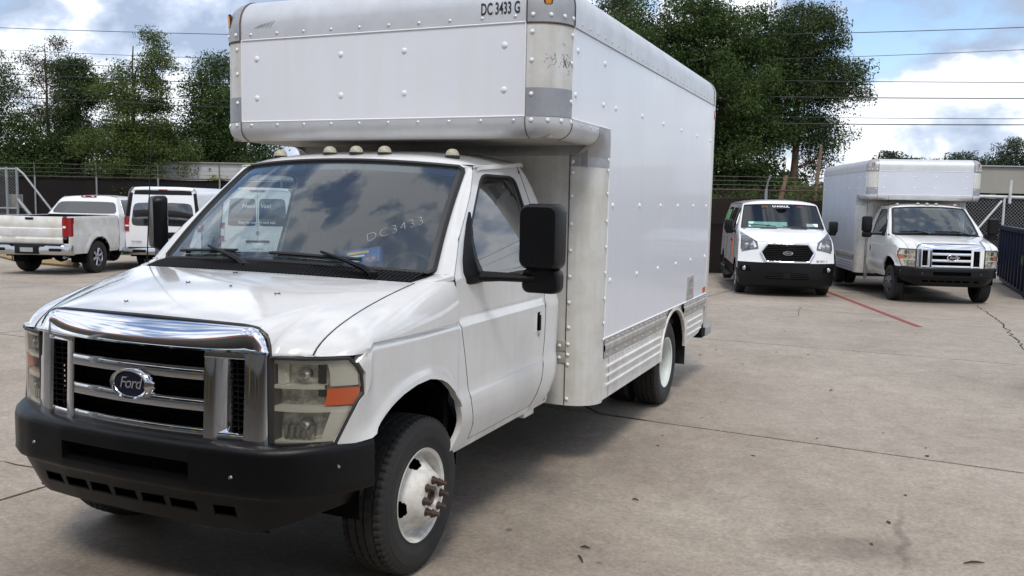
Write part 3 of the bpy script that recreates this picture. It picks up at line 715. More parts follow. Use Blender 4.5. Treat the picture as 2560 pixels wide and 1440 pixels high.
# ================================================================== cargo box of the truck
RIVET = G().lathe([(0,.0125),(.003,.0120),(.0065,.0085),(.008,.004),(.0083,0)],10,'z').mesh('rivet','sealant',40)
def add_cargo_box(T):
    both=(1,-1); W=1.202; YF=1.076; ZT=2.757; ZB=2.234
    def rev(c,prof,r=.2,a0=0,a1=90,n=10):
        return [[(c[0]+(r+o)*math.sin(R_(a)),c[1]-(r+o)*math.cos(R_(a)),z) for o,z in prof] for a in lin(a0,a1,n)]
    def sided(g,s): return g if s==1 else g.mirror()
    def top_prof(e=0): return [(e-.002,ZT-.004),(.004+e,ZT-.002),(.004+e,2.80),(.004+e,2.855)]+[(.004+e-.165*(1-math.cos(R_(a))),2.855+.165*math.sin(R_(a))) for a in lin(9,90,9)]
    def low_prof(e=0): return [(e-.002,ZB+.002),(.004+e,ZB),(.004+e,2.205)]+[(.004+e-.085*(1-math.cos(R_(a))),2.205-.085*math.sin(R_(a))) for a in lin(11,90,7)]
    def rivrow(name,pts,rots,parent,r=.012,m='rivet_metal'):
        g=G()
        for p,(ax,sg) in zip(pts,rots):
            prof=[(0,r),(sg*.004,r*.8),(sg*.006,r*.4),(sg*.0062,0)]
            g.lathe([(p['xyz'.index(ax)]+a,q) for a,q in prof],7,ax,tuple(0 if 'xyz'.index(ax)==i else p[i] for i in range(3)))
        return tag(g.build(name,m,parent,smooth=50),kind='stuff')
    # ---- attic front
    fp=G().b2(-.993,.993,YF,YF+.025,ZB,ZT).build('front_panel','panel_white',T,smooth=0)
    for x in (-.875,-.232,.216,.867):
        for z in (2.634,2.387): put('panel_bolt',BOLT,fp,(x,YF,z),(math.pi/2,0,0))
    g=G()
    for z in (ZT-.003,ZB+.004): g.tube([(-.995,YF-.003,z),(.995,YF-.003,z)],.0045,5)
    for x in (-.995,.995): g.tube([(x,YF-.003,ZB),(x,YF-.003,ZT)],.0045,5)
    g.build('sealant_bead','sealant',fp)
    rail=G().grid([[(x,YF-o,z) for o,z in top_prof()] for x in lin(-1.002,1.002,2)]).build('front_top_rail','rail_silver',T,smooth=40)
    rivrow('rail_rivets',[(x,YF-.004,2.787) for x in lin(-.92,.93,9)],[('y',-1)]*10,rail)
    text('DC 3433 G',.0925,'black_print','fleet_number',rail,frame((.716,YF-.0055,2.806),(1,0,.0),(0,0,1)) @ Matrix.Diagonal((.555,1,1,1)),.0006,bold=.0016)
    for k in range(5):
        a=.4+.12*k; G().tube([(-.89+.03*k,YF-.006,2.825),(-.89+.03*k+.07*math.cos(a),YF-.006-.0,2.825+.055*math.sin(a))],.0010,4).build('scuff','mark_paint',rail)
    lr=G().grid([[(x,YF-o,z) for o,z in low_prof()] for x in lin(-1.002,1.002,2)]).build('front_lower_rail','rail_silver',T,smooth=40)
    rivrow('rail_rivets',[(x,YF-.004,2.214) for x in lin(-.92,.93,9)],[('y',-1)]*10,lr)
    G().b2(-1.13,1.13,YF+.07,1.90,2.122,2.16).build('attic_floor','rail_dirty',T,smooth=0)
    for s in both:
        c=(1.002,YF+.2)
        cap=sided(G().grid(rev(c,top_prof(.004))),s).build('corner_cap','cap_grey',T,smooth=50)
        cb=sided(G().grid(rev(c,[(.0065,ZT-.012),(.0085,ZT-.008),(.0065,ZT-.002)])),s).build('cap_joint','rust_metal',cap)
        for a in (0,90):
            sided(G().tube([(c[0]+(.206+o)*math.sin(R_(a)),c[1]-(.206+o)*math.cos(R_(a)),z) for o,z in top_prof(.0)[1:]],.004,4),s).build('cap_joint','rust_metal',cap)
        for a in (10,38,62,84):
            n=Vector((math.sin(R_(a)),-math.cos(R_(a)),0)); q=Vector((c[0],c[1],2.792))+n*.208
            o=put('rivet',RIVET,cap,(q.x*s,q.y,q.z)); o.rotation_mode='QUATERNION'; o.rotation_quaternion=Vector((n.x*s,n.y,0)).to_track_quat('Z','Y')
        post=sided(G().grid(rev(c,[(.002,ZB+.006),(.002,ZT-.01)])),s).build('corner_post','post_white',T,smooth=50)
        sided(G().grid(rev(c,[(.0035,ZB+.004),(.0035,2.395)])),s).build('post_band','patch_grey',post,smooth=50)
        for a in (9,85):
            for z in (2.70,2.545,2.36 if a<20 else 2.33):
                n=Vector((math.sin(R_(a)),-math.cos(R_(a)),0)); q=Vector((c[0],c[1],z))+n*.203
                o=put('rivet',RIVET,post,(q.x*s,q.y,q.z)); o.rotation_mode='QUATERNION'; o.rotation_quaternion=Vector((n.x*s,n.y,0)).to_track_quat('Z','Y')
        # scratches with their own shape on the corner post
        g=G(); rr=random.Random(5)
        for k in range(26):
            a=rr.uniform(30,82); z=rr.gauss(2.545,.035); da=rr.uniform(-7,7); dz=rr.uniform(-.03,.02)
            g.tube([(c[0]+.2027*math.sin(R_(q)),c[1]-.2027*math.cos(R_(q)),zz) for q,zz in ((a,z),(a+da*.5,z+dz*.7),(a+da,z+dz))],.0011,3)
        for sx in (-1,1): g.tube([(c[0]+.2035*math.sin(R_(66+sx*4)),c[1]-.2035*math.cos(R_(66+sx*4)),2.565),(c[0]+.2035*math.sin(R_(66-sx*4)),c[1]-.2035*math.cos(R_(66-sx*4)),2.515)],.0028,4)
        sided(g,s).build('post_scratches','mark_paint',post)
        lc=sided(G().grid(rev(c,low_prof(.003))),s).build('lower_corner','rail_silver',T,smooth=50)
        for a in (10,36,60,86):
            n=Vector((math.sin(R_(a)),-math.cos(R_(a)),0)); q=Vector((c[0],c[1],2.216))+n*.207
            o=put('rivet',RIVET,lc,(q.x*s,q.y,q.z)); o.rotation_mode='QUATERNION'; o.rotation_quaternion=Vector((n.x*s,n.y,0)).to_track_quat('Z','Y')
        for a in (0,90):
            sided(G().tube([(c[0]+(.204+o)*math.sin(R_(a)),c[1]-(.204+o)*math.cos(R_(a)),z) for o,z in low_prof(.0)[1:]],.0032,4),s).build('cap_joint','rust_metal',lc)
        # clearance lamp in the cap
        n=Vector((math.sin(R_(33)),-math.cos(R_(33)),0)); q=Vector((c[0],c[1],2.885))+n*.203
        Mx=frame((q.x*s,q.y,q.z),(-n.y*s if s==1 else n.y*-1,n.x*(s)*(1 if s==1 else -1)*1,0),(0,0,1))
        lamp=G().box((0,0,0),(.058,.095,.02),.014); o=lamp.build('clearance_lamp_base','black_rubber',cap); 
        t_=Vector((-n.y,n.x,0)); t_=Vector((t_.x*s,t_.y,0)) ; o.matrix_local=frame((q.x*s,q.y,q.z),(t_.x*s,t_.y*s,0),(0,-.12,1))
        G().box((0,.0,.008),(.036,.075,.012),.008).build('clearance_lamp','amber_bright',o)
        # ---- side rails
        sr=sided(G().grid([[(W+o,y,z) for o,z in top_prof()] for y in lin(YF+.2,5.50,6)]),s).build('side_top_rail','rail_silver',T,smooth=40)
        rivrow('rail_rivets',[(s*(W+.004),y,2.787) for y in lin(1.42,5.42,27)],[('x',s)]*27,sr,.009)
        sided(G().tube([(W+.003,YF+.2,ZT-.004),(W+.003,5.46,ZT-.004)],.004,5),s).build('sealant_bead','cap_grey',sr)
        lr=sided(G().grid([[(W+o,y,z) for o,z in low_prof()] for y in lin(YF+.2,1.80,3)]),s).build('attic_side_rail','rail_silver',T,smooth=40)
        rivrow('rail_rivets',[(s*(W+.004),y,2.214) for y in (1.46,1.62,1.76)],[('x',s)]*3,lr,.009)
        # elbow where the attic rail meets the lower corner post
        el=G(); yp,zp=1.80,2.05; rows=[]; flat=[]
        for ph in lin(0,90,9):
            q=ph/90; ro=lerp(.155,.23,q); ri=lerp(.070,.03,q); dep=lerp(.085,.20,q); sn,cs=math.sin(R_(ph)),math.cos(R_(ph))
            rows.append([(W+.006-dep*(1-math.cos(R_(a))),yp+(ro-(ro-ri)*math.sin(R_(a)))*sn,zp+(ro-(ro-ri)*math.sin(R_(a)))*cs) for a in lin(0,90,7)])
            k=min((2.036-yp)/max(sn,1e-6),(ZB-.002-zp)/max(cs,1e-6)); k=max(k,ro)
            flat.append([(W+.006,yp+ro*sn,zp+ro*cs),(W+.006,yp+k*sn,zp+k*cs)])
        el.grid(rows); el.grid(flat)
        sided(el,s).build('rail_elbow','cap_grey',lr,smooth=40)
        # ---- side panel (L-shaped) with bolts
        poly=[(YF+.2,ZB),(YF+.2,ZT),(5.462,ZT),(5.462,.856),(2.03,.856),(2.03,ZB)]
        sp=sided(G().prism(poly,'x',W-.03,W),s).build('side_panel','panel_white',T,smooth=0)
        for y,z in [(1.363,2.632),(1.882,2.634),(1.342,2.378),(1.874,2.378),(2.143,2.382)]+[(y,2.394) for y in (2.804,3.443,4.084,4.734,5.37)]+[(y,1.745) for y in (2.139,2.81,3.448,4.056,4.697,5.302)]+[(y,1.242) for y in (2.127,2.796,3.43,4.064,4.669,5.327)]:
            put('panel_bolt',BOLT,sp,(s*W,y,z),(0,s*math.pi/2,0))
        g=G(); g.tube([(W+.002,YF+.2,ZB+.003),(W+.002,2.034,ZB+.003),(W+.002,2.034,ZB-.02)],.0045,5); g.tube([(W+.002,2.03,.858),(W+.002,5.46,.858)],.0055,5); g.tube([(W+.002,YF+.203,ZB),(W+.002,YF+.203,ZT)],.004,5); g.tube([(W+.002,2.036,.86),(W+.002,2.036,ZB)],.003,5)
        sided(g,s).build('sealant_bead','sealant',sp)
        # service vent, reflectors
        v=G(); v.b2(W-.004,W+.008,4.55,4.60,.87,1.09,.003); v.b2(W-.004,W+.008,4.78,4.83,.87,1.09,.003); v.b2(W-.004,W+.0079,4.60,4.78,1.045,1.09,.003); v.b2(W-.004,W+.0081,4.60,4.78,.87,.90,.003); v.b2(W-.004,W+.007,4.60,4.78,.965,.975)
        ve=sided(v,s).build('service_door','rail_dirty',sp); sided(G().b2(W-.02,W+.002,4.60,4.78,.90,1.045),s).build('service_recess','cap_grey',ve,smooth=0)
        sided(G().b2(W-.002,W+.005,5.29,5.42,.875,.93,.003),s).build('reflector','orange_lens',sp)
        # ---- lower corner post and front bulkhead edge
        c2=(1.002,2.03)
        mp=sided(G().grid(rev(c2,[(0,.425),(0,2.052)],.2)),s).build('lower_corner_post','post_white',T,smooth=50)
        sided(G().grid(rev(c2,[(.003,1.99),(.003,2.053)],.2)),s).build('post_collar','cap_grey',mp,smooth=50)
        for z in (2.02,1.95,1.80,1.62,1.45,1.28,1.11,.945,.835,.765,.70,.47):
            o=put('rivet',RIVET,mp,(s*1.022,1.8285,z),(math.pi/2,0,0))
            if z>.8: o=put('rivet',RIVET,mp,(s*(W+.001),2.012,z+.02),(0,s*math.pi/2,0))
        sided(G().tube([(1.004,1.828,.43),(1.004,1.828,2.06)],.004,5),s).build('post_joint','rust_metal',mp)
        for z in (.822,.742):
            br=sided(G().b2(.90,1.006,1.822,1.829,z-.034,z+.034,.002),s).build('bulkhead_bracket','rail_dirty',T); put('rivet',RIVET,br,(s*.965,1.822,z),(math.pi/2,0,0))
        # ---- lower rail with a rib, skirts, wheel arch
        YC,A,B,Z0=4.10,.452,.385,.442
        arch=lambda y: Z0+B*math.sqrt(max(0,1-((y-YC)/A)**2))
        RP=[(-.002,.857),(.004,.852),(.004,.818),(.012,.806),(.012,.778),(.004,.766),(.004,.722),(-.002,.717)]
        for ya,yb in ((2.035,3.76),(4.44,5.462)):
            r=sided(G().grid([[(W+o,y,z) for o,z in RP] for y in lin(ya,yb,2)]),s).build('floor_rail','rail_dirty',T,smooth=20)
            k=max(3,int((yb-ya)/.13)); rivrow('rail_rivets',[(s*(W+.004),y,.836) for y in lin(ya+.06,yb-.06,k)]+[(s*(W+.004),y,.744) for y in lin(ya+.06,yb-.06,k//2+1)],[('x',s)]*(2*k+4),r,.008)
        rows=[]
        for k in lin(0,1,24):
            a=math.pi*(1-k); rows.append([(W+.008,YC+A*math.cos(a),Z0+B*math.sin(a)),(W+.010,YC+(A+.03)*math.cos(a),Z0+(B+.022)*math.sin(a)),(W-.002,YC+(A+.034)*math.cos(a),Z0+(B+.026)*math.sin(a))])
        rows=[[ (W-.05,r[0][1],r[0][2]) ]+r for r in rows]
        sided(G().grid(rows),s).build('wheel_arch','dirty_white',T,smooth=30)
        sided(G().grid([[(W-.02,y,max(arch(y),.70)),(W-.02,y,.86)] for y in lin(3.70,4.50,16)]),s).build('arch_filler','dirty_white',T)
        for ya,yb,front in ((2.03,3.80,True),(4.40,5.385,False)):
            cols=[]
            ys=lin(ya,yb,26)
            for y in ys:
                if front: zl=.440 if y<3.652 else arch(y)
                else: zl=arch(y) if y<4.548 else interp([(4.55,.455),(5.15,.487),(5.385,.56)],y)
                zl=min(zl,.712); cols.append([(W+.001,y,z) for z in lin(zl,.7175,5)])
            sk=sided(G().shell(cols,(-.012,0,0)),s).build('skirt','dirty_white',T,smooth=20)
            r0,r1=(2.085,3.60) if front else (4.62,5.30)
            for k,z in enumerate((.656,.594,.531)):
                e=r1-(0 if front or k<2 else .05)
                sided(G().add([(W+.001,r0,z-.013),(W+.014,r0+.006,z-.004),(W+.014,r0+.006,z+.004),(W+.001,r0,z+.013),(W+.001,e,z-.013),(W+.014,e-.006,z-.004),(W+.014,e-.006,z+.004),(W+.001,e,z+.013)],[(0,4,5,1),(1,5,6,2),(2,6,7,3),(0,1,2,3),(4,7,6,5)]),s).build('skirt_rib','dirty_white',sk,smooth=0)
            k=int((yb-ya)/.10); rivrow('skirt_rivets',[(s*(W+.001),y,.700) for y in lin(ya+.1,yb-(.16 if front else .03),k)],[('x',s)]*(k+2),sk,.0055,'cap_grey')
            if front: 
                g=G(); g.tube([(W+.002,2.155,.44),(W+.002,2.155,.717)],.0025,4); sided(g,s).build('skirt_seam','cap_grey',sk)
        rows=[]
        for x in (.62,1.185): rows.append([(x,YC+.44*math.cos(a),.44+.375*math.sin(a)) for a in lin(-.1,math.pi+.1,16)])
        sided(G().grid(rows),s).build('rear_wheel_well','void_black',T)
        sided(G().b2(.80,1.19,4.625,4.635,.255,.62),s).build('mud_flap','black_rubber',T,smooth=0)
        # rear post and its lamp
        rp=sided(G().b2(W-.10,W+.006,5.458,5.556,.50,ZT-.004,.006),s).build('rear_post','post_white',T)
        sided(G().b2(W+.002,W+.012,5.50,5.535,2.62,2.70,.003),s).build('rear_marker','red_lens',rp)
        g=G(); rows=[[(W+.006+o,y,z) for o,z in top_prof()] for y in (5.47,5.53)]; rows.append([(W+.0+o-.02,5.565,z-.012) for o,z in top_prof()]); g.grid(rows)
        sided(g,s).build('rear_cap','post_white',T,smooth=50)
        g=G(); g.b2(.95,W,5.56,5.85,.395,.485,.006); sided(g,s).build('rear_step','cap_grey',T)
        sided(G().b2(.9,W-.01,5.40,5.56,.40,.55),s).build('step_bracket','under_black',T,smooth=0)
    # ---- bulkhead behind the cab, roof, rear door, floor
    bh=G().b2(-1.004,1.004,1.830,1.86,.425,2.06).build('bulkhead','post_white',T,smooth=0)
    hd=G().b2(-1.004,1.004,1.826,1.86,2.062,2.125).build('bulkhead_header','cap_grey',T,smooth=0)
    for s in both: G().b2(s*1.002,s*1.12,1.84,1.95,1.99,2.14).build('header_end','cap_grey',hd,smooth=0)
    rivrow('header_rivets',[(x,1.826,2.09) for x in lin(-.9,.9,13)],[('y',-1)]*14,hd,.009,'cap_grey')
    G().b2(-1.05,1.05,YF+.16,5.54,2.995,3.019).build('cargo_roof','aluminium',T,smooth=0)
    rd=G().b2(-1.10,1.10,5.52,5.55,.70,2.93).build('rear_door','panel_white',T,smooth=0)
    for k in range(1,5): G().b2(-1.09,1.09,5.548,5.554,.70+.44*k,.708+.44*k).build('door_seam','cap_grey',rd,smooth=0)
    G().b2(-1.12,1.12,2.05,5.5,.66,.715).build('cargo_floor','under_black',T,smooth=0)
    G().b2(-.96,.96,5.70,5.86,.40,.48,.006).build('rear_bumper','cap_grey',T)
BOLT = G().lathe([(0,.0175),(.003,.0170),(.007,.0125),(.009,.006),(.0093,0)],12,'z').mesh('panel_bolt','sealant',50)
mat('orange_lens',(.60,.09,.02),.3)
# ================================================================== yard
def concrete():
    m=bpy.data.materials.new('concrete'); m.use_nodes=True; t=m.node_tree; b=t.nodes['Principled BSDF']; Lk=t.links.new
    def n(ty,**k):
        q=t.nodes.new(ty)
        for a,c in k.items(): setattr(q,a,c)
        return q
    tc=n('ShaderNodeTexCoord'); co=tc.outputs['Object']
    def noi(sc,de,ro,di=0):
        q=n('ShaderNodeTexNoise'); Lk(co,q.inputs['Vector']); q.inputs['Scale'].default_value=sc; q.inputs['Detail'].default_value=de; q.inputs['Roughness'].default_value=ro; q.inputs['Distortion'].default_value=di; return q.outputs[0]
    def rmp(f,a,ca,c,cb):
        r=n('ShaderNodeValToRGB'); Lk(f,r.inputs[0]); e=r.color_ramp.elements; e[0].position=a; e[0].color=(*ca,1); e[1].position=c; e[1].color=(*cb,1); return r.outputs[0]
    def mul(x,y,f=1.0):
        q=n('ShaderNodeMix',data_type='RGBA',blend_type='MULTIPLY'); 
        if isinstance(f,float): q.inputs[0].default_value=f
        else: Lk(f,q.inputs[0])
        Lk(x,q.inputs[6])
        if isinstance(y,tuple): q.inputs[7].default_value=(*y,1)
        else: Lk(y,q.inputs[7])
        return q.outputs[2]
    base=rmp(noi(.55,9,.62,.4),.30,(.322,.272,.222),.70,(.43,.374,.312))
    fine=rmp(noi(34,8,.85),.34,(.62,.61,.60),.62,(1.16,1.15,1.13)); c=mul(base,fine); c=mul(c,rmp(noi(11,9,.8,.3),.30,(.80,.79,.77),.62,(1.08,1.08,1.07)))
    mid=rmp(noi(3.4,7,.66,.6),.30,(.84,.83,.82),.58,(1.03,1.03,1.03)); c=mul(c,mid)
    oil=rmp(noi(1.15,8,.7,1.2),.24,(.62,.60,.59),.36,(1,1,1)); c=mul(c,oil)
    spk=n('ShaderNodeTexVoronoi'); Lk(co,spk.inputs['Vector']); spk.inputs['Scale'].default_value=1.7
    c=mul(c,rmp(spk.outputs['Distance'],.022,(.45,.43,.42),.05,(1,1,1)))
    oi=n('ShaderNodeObjectInfo'); c=mul(c,rmp(oi.outputs['Random'],0,(.93,.93,.94),1,(1.05,1.05,1.04)))
    # wet patch right of the truck; soft darker ellipses under and beside vehicles
    sx=n('ShaderNodeSeparateXYZ'); 
    ad=n('ShaderNodeVectorMath',operation='MULTIPLY_ADD'); wn=n('ShaderNodeTexNoise'); Lk(co,wn.inputs['Vector']); wn.inputs['Scale'].default_value=4.5; wn.inputs['Detail'].default_value=6
    Lk(wn.outputs[1],ad.inputs[0]); ad.inputs[1].default_value=(.16,.16,0); Lk(co,ad.inputs[2]); Lk(ad.outputs[0],sx.inputs[0])
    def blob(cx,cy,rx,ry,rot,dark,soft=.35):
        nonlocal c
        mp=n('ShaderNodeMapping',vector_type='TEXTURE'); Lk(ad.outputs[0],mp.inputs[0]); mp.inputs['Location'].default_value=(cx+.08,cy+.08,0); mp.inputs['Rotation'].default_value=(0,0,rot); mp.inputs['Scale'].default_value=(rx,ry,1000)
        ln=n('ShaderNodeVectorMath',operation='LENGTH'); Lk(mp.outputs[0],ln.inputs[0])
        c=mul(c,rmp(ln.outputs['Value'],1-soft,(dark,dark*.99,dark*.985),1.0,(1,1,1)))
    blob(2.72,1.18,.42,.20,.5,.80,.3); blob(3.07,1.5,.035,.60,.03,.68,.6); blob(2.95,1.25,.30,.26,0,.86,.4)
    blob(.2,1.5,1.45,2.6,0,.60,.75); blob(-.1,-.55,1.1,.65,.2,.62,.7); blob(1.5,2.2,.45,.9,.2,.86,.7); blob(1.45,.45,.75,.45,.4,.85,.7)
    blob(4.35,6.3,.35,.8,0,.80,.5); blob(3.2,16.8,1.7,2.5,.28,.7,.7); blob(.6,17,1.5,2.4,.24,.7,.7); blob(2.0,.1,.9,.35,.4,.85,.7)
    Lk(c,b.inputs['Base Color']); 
    rr=n('ShaderNodeMapRange'); rr.inputs['To Min'].default_value=.62; rr.inputs['To Max'].default_value=.86; Lk(noi(2.3,6,.6),rr.inputs[0]); Lk(rr.outputs[0],b.inputs['Roughness'])
    bn=n('ShaderNodeBump'); bn.inputs['Strength'].default_value=.28; bn.inputs['Distance'].default_value=.01; Lk(noi(55,5,.7),bn.inputs['Height']); Lk(bn.outputs[0],b.inputs['Normal'])
    MAT['concrete']=m
concrete()
mat('joint_fill',(.028,.025,.022),.9,noise_amt=.4,noise_scale=7)
mat('red_line',(.30,.035,.03),.7,noise_amt=.35,noise_scale=11,dark=(.20,.07,.055))
mat('soil',(.10,.085,.06),.95,noise_amt=.4,noise_scale=1.3,dark=(.05,.06,.025),coords='Object')
SA=R_(-4.0); E1=Vector((math.cos(SA),math.sin(SA))); E2=Vector((-math.sin(SA),math.cos(SA))); SO=Vector((-1.40,3.52))
def slab_xy(a,b): q=SO+E1*a+E2*b; return q.x,q.y
def make_yard():
    # bare ground sheet reaching the horizon
    n=24; far=1400; ticks=[-far,-600,-250,-120,-70]+[ -45+5*i for i in range(19)]+[70,120,250,600,far]
    rows=[[(x,y,gz(x,y)-.06) for x in ticks] for y in ticks]
    tag(G().grid(rows).build('ground','soil',smooth=0),'brown soil ground beyond the concrete yard','ground',kind='structure')
    base=G(); XT=[-31.4+6*i for i in range(9)]; 
    a0,a1,b0,b1=-36,18,-19.8,29.7
    rows=[[ (lambda q:(q[0],q[1],gz(*q)-.012))(slab_xy(a,b)) for a in lin(a0,a1,27)] for b in lin(b0,b1,25)]
    pv=tag(base.grid(rows).build('pavement','joint_fill',smooth=0),'concrete yard paving with dark joints between slabs','pavement',kind='structure')
    g=.015
    for i in range(9):
        for j in range(10):
            A0,A1=a0+6*i+g,a0+6*i+6-g; B0,B1=b0+4.95*j+g,b0+4.95*j+4.95-g
            rows=[]
            for b in lin(B0,B1,6):
                rows.append([(lambda q:(q[0],q[1],gz(*q)))(slab_xy(a,b)) for a in lin(A0,A1,6)])
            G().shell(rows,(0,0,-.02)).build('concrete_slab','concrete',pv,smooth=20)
    def crack(pts,w0,sd):
        rr=random.Random(sd); out=[]
        for (x0,y0),(x1,y1) in zip(pts,pts[1:]):
            L0=math.hypot(x1-x0,y1-y0); k=max(2,int(L0/.12))
            for i in range(k): t=i/k; out.append((lerp(x0,x1,t)+rr.gauss(0,.018),lerp(y0,y1,t)+rr.gauss(0,.018)))
        out.append(pts[-1]); rows=[]
        for i,(x,y) in enumerate(out):
            a=out[max(0,i-1)]; b=out[min(len(out)-1,i+1)]; d=Vector((b[0]-a[0],b[1]-a[1])).normalized(); w_=w0*rr.uniform(.4,1.3); z=gz(x,y)+.003
            rows.append([(x-d.y*w_,y+d.x*w_,z),(x+d.y*w_,y-d.x*w_,z)])
        G().grid(rows).build('crack','joint_fill',pv,smooth=0)
    crack([(4.55,16.3),(4.66,13.0),(4.60,9.55),(4.75,7.6)],.012,1); crack([(.41,3.71),(.75,3.42),(1.3,3.32)],.010,2); crack([(-1.39,.04),(-1.9,.3),(-2.6,.2)],.005,4); crack([(5.2,12.9),(6.5,11.2),(7.5,10.8)],.008,5); crack([(1.4,13.75),(1.5,12.1),(1.2,11.3)],.005,6)
    # red painted bay line
    p=Vector((1.55,18.2)); q=Vector((3.385,11.55)); d=(q-p).normalized(); nn=Vector((-d.y,d.x))*.055; rows=[]
    for t in lin(0,1,14):
        c=p.lerp(q,t); rows.append([(c.x+nn.x,c.y+nn.y,gz(c.x,c.y)+.004),(c.x-nn.x,c.y-nn.y,gz(c.x,c.y)+.004)])
    G().grid(rows).build('painted_line','red_line',pv,smooth=0)
make_yard()
# ================================================================== other vehicles
def conf(fn, quad, nu=6, nv=5, off=.006, back=.012, rnd_=0.0):
    """patch that follows a surface fn(u,v); quad = four (u,v) corners (bl, br, tr, tl); thick slab standing `off` proud"""
    def P(a,b):
        q=[quad[k] for k in range(4)]
        u=lerp(lerp(q[0][0],q[1][0],a),lerp(q[3][0],q[2][0],a),b); v=lerp(lerp(q[0][1],q[1][1],a),lerp(q[3][1],q[2][1],a),b)
        p=Vector(fn(u,v)); e=1e-3; du=Vector(fn(u+e,v))-Vector(fn(u-e,v)); dv=Vector(fn(u,v+e))-Vector(fn(u,v-e)); n=du.cross(dv)
        if n.length<1e-12: n=Vector((0,0,1))
        return p,n.normalized()
    def ab(i,j):
        a,b=i/nu,j/nv
        if rnd_:
            ca,cb=abs(2*a-1),abs(2*b-1); a=.5+(a-.5)*(1-rnd_*cb**6*ca**2); b=.5+(b-.5)*(1-rnd_*ca**6*cb**2)
        return a,b
    pts=[[P(*ab(i,j)) for i in range(nu+1)] for j in range(nv+1)]
    # outward = away from the car's centre line / centre
    cc=Vector((0,conf.cy,.9)); sg=1 if sum((p-cc).dot(n) for r in pts for p,n in r)>0 else -1
    top=[[tuple(p+n*sg*off) for p,n in r] for r in pts]; bot=[[tuple(p+n*sg*(off-back)) for p,n in r] for r in pts]
    g=G().grid(top)
    def ring(R): return [R[0][j] for j in range(nu+1)]+[R[i][-1] for i in range(1,nv+1)]+[R[-1][j] for j in range(nu-1,-1,-1)]+[R[i][0] for i in range(nv-1,0,-1)]
    a,b=ring(top),ring(bot); n=len(a); g.add(a+b,[(i,(i+1)%n,(i+1)%n+n,i+n) for i in range(n)])
    return g
conf.cy=1.5
def tyre_simple(r,w,rim_r,n=72):
    prof=[(-w*.45,rim_r),(-w*.5,rim_r+.03),(-w*.5,r-.05),(-w*.42,r-.012),(-w*.3,r),(-w*.12,r),(-w*.11,r-.008),(-w*.09,r-.008),(-w*.08,r),(w*.08,r),(w*.09,r-.008),(w*.11,r-.008),(w*.12,r),(w*.3,r),(w*.42,r-.012),(w*.5,r-.05),(w*.5,rim_r+.03),(w*.45,rim_r)]
    return G().lathe(prof,n,'x',fn=lambda k,j,q:q-.006 if k in (4,13) and j%3==0 else q).mesh('tyre','tyre_rubber',30)
def spoke_rim(R,n,material):
    g=G().lathe([(.095,R-.012),(.100,R),(.090,R-.008),(.06,R-.018),(.0,R-.022)],40,'x'); g.lathe([(.085,0),(.085,.03),(.078,.06),(.06,.065)],20,'x')
    for k in range(n):
        a=2*math.pi*k/n
        for da in (-.12,.12):
            c0,c1=Vector((.078,.05*math.cos(a),.05*math.sin(a))),Vector((.085,(R-.015)*math.cos(a+da),(R-.015)*math.sin(a+da)))
            g.tube([tuple(c0),tuple(c0.lerp(c1,.5)),tuple(c1)],[.026,.020,.022],6)
    return g.mesh('wheel',material,40)
def disc_back(R): return G().lathe([(.02,0),(.02,R),(-.1,R),(-.1,0)],24,'x').mesh('wheel_core','void_black',30)
def put_wheel(T,x,y,r,rim,ty,core,s,nuts=0):
    w_=put('wheel',rim,T,(x,y,r),(.3,0,0 if s==1 else math.pi)); put('tyre',ty,w_); put('wheel_core',core,w_); return w_
def side_sheet(T, name, xsf, yf, yr, zs, ny, arches, mats, classify, s):
    """body side as a grid, faces sorted into named parts; wheel arches left open"""
    parts={}
    rows=[]
    for z in zs: rows.append([(xsf(y,z),y,z) for y in lin(yf(z),yr(z),ny)])
    for i in range(len(zs)-1):
        for j in range(ny):
            q=[rows[i][j],rows[i][j+1],rows[i+1][j+1],rows[i+1][j]]; c=Vector((0,0,0))
            for p in q: c+=Vector(p)/4
            if any((c.y-ay)**2+(c.z-az)**2<ar*ar for ay,az,ar in arches): continue
            k=classify(c.y,c.z)
            parts.setdefault(k,G()).add(q,[(0,1,2,3)])
    out={}
    for k,g in parts.items():
        out[k]=(g if s==1 else g.mirror()).build(k,mats[k],T,smooth=45)
    return out
def well(T,y,z,r,x0,x1,s):
    g=G().grid([[(x,y+r*math.cos(a),z+r*math.sin(a)) for a in lin(-.3,math.pi+.3,18)] for x in (x0,x1)]); g.add([(x0,y+r*math.cos(a),z+r*math.sin(a)) for a in lin(-.3,math.pi+.3,18)],[tuple(range(19))])
    (g if s==1 else g.mirror()).build('wheel_well','void_black',T)
def lip(T,y,z,r,xf,s,material='black_plastic',rad=.02,a0=-.25,a1=math.pi+.25):
    pts=[(xf(y+r*math.cos(a),z+r*math.sin(a))+.004,y+r*math.cos(a),z+r*math.sin(a)) for a in lin(a0,a1,22)]
    g=G().tube(pts,rad,6); (g if s==1 else g.mirror()).build('arch_lip',material,T)

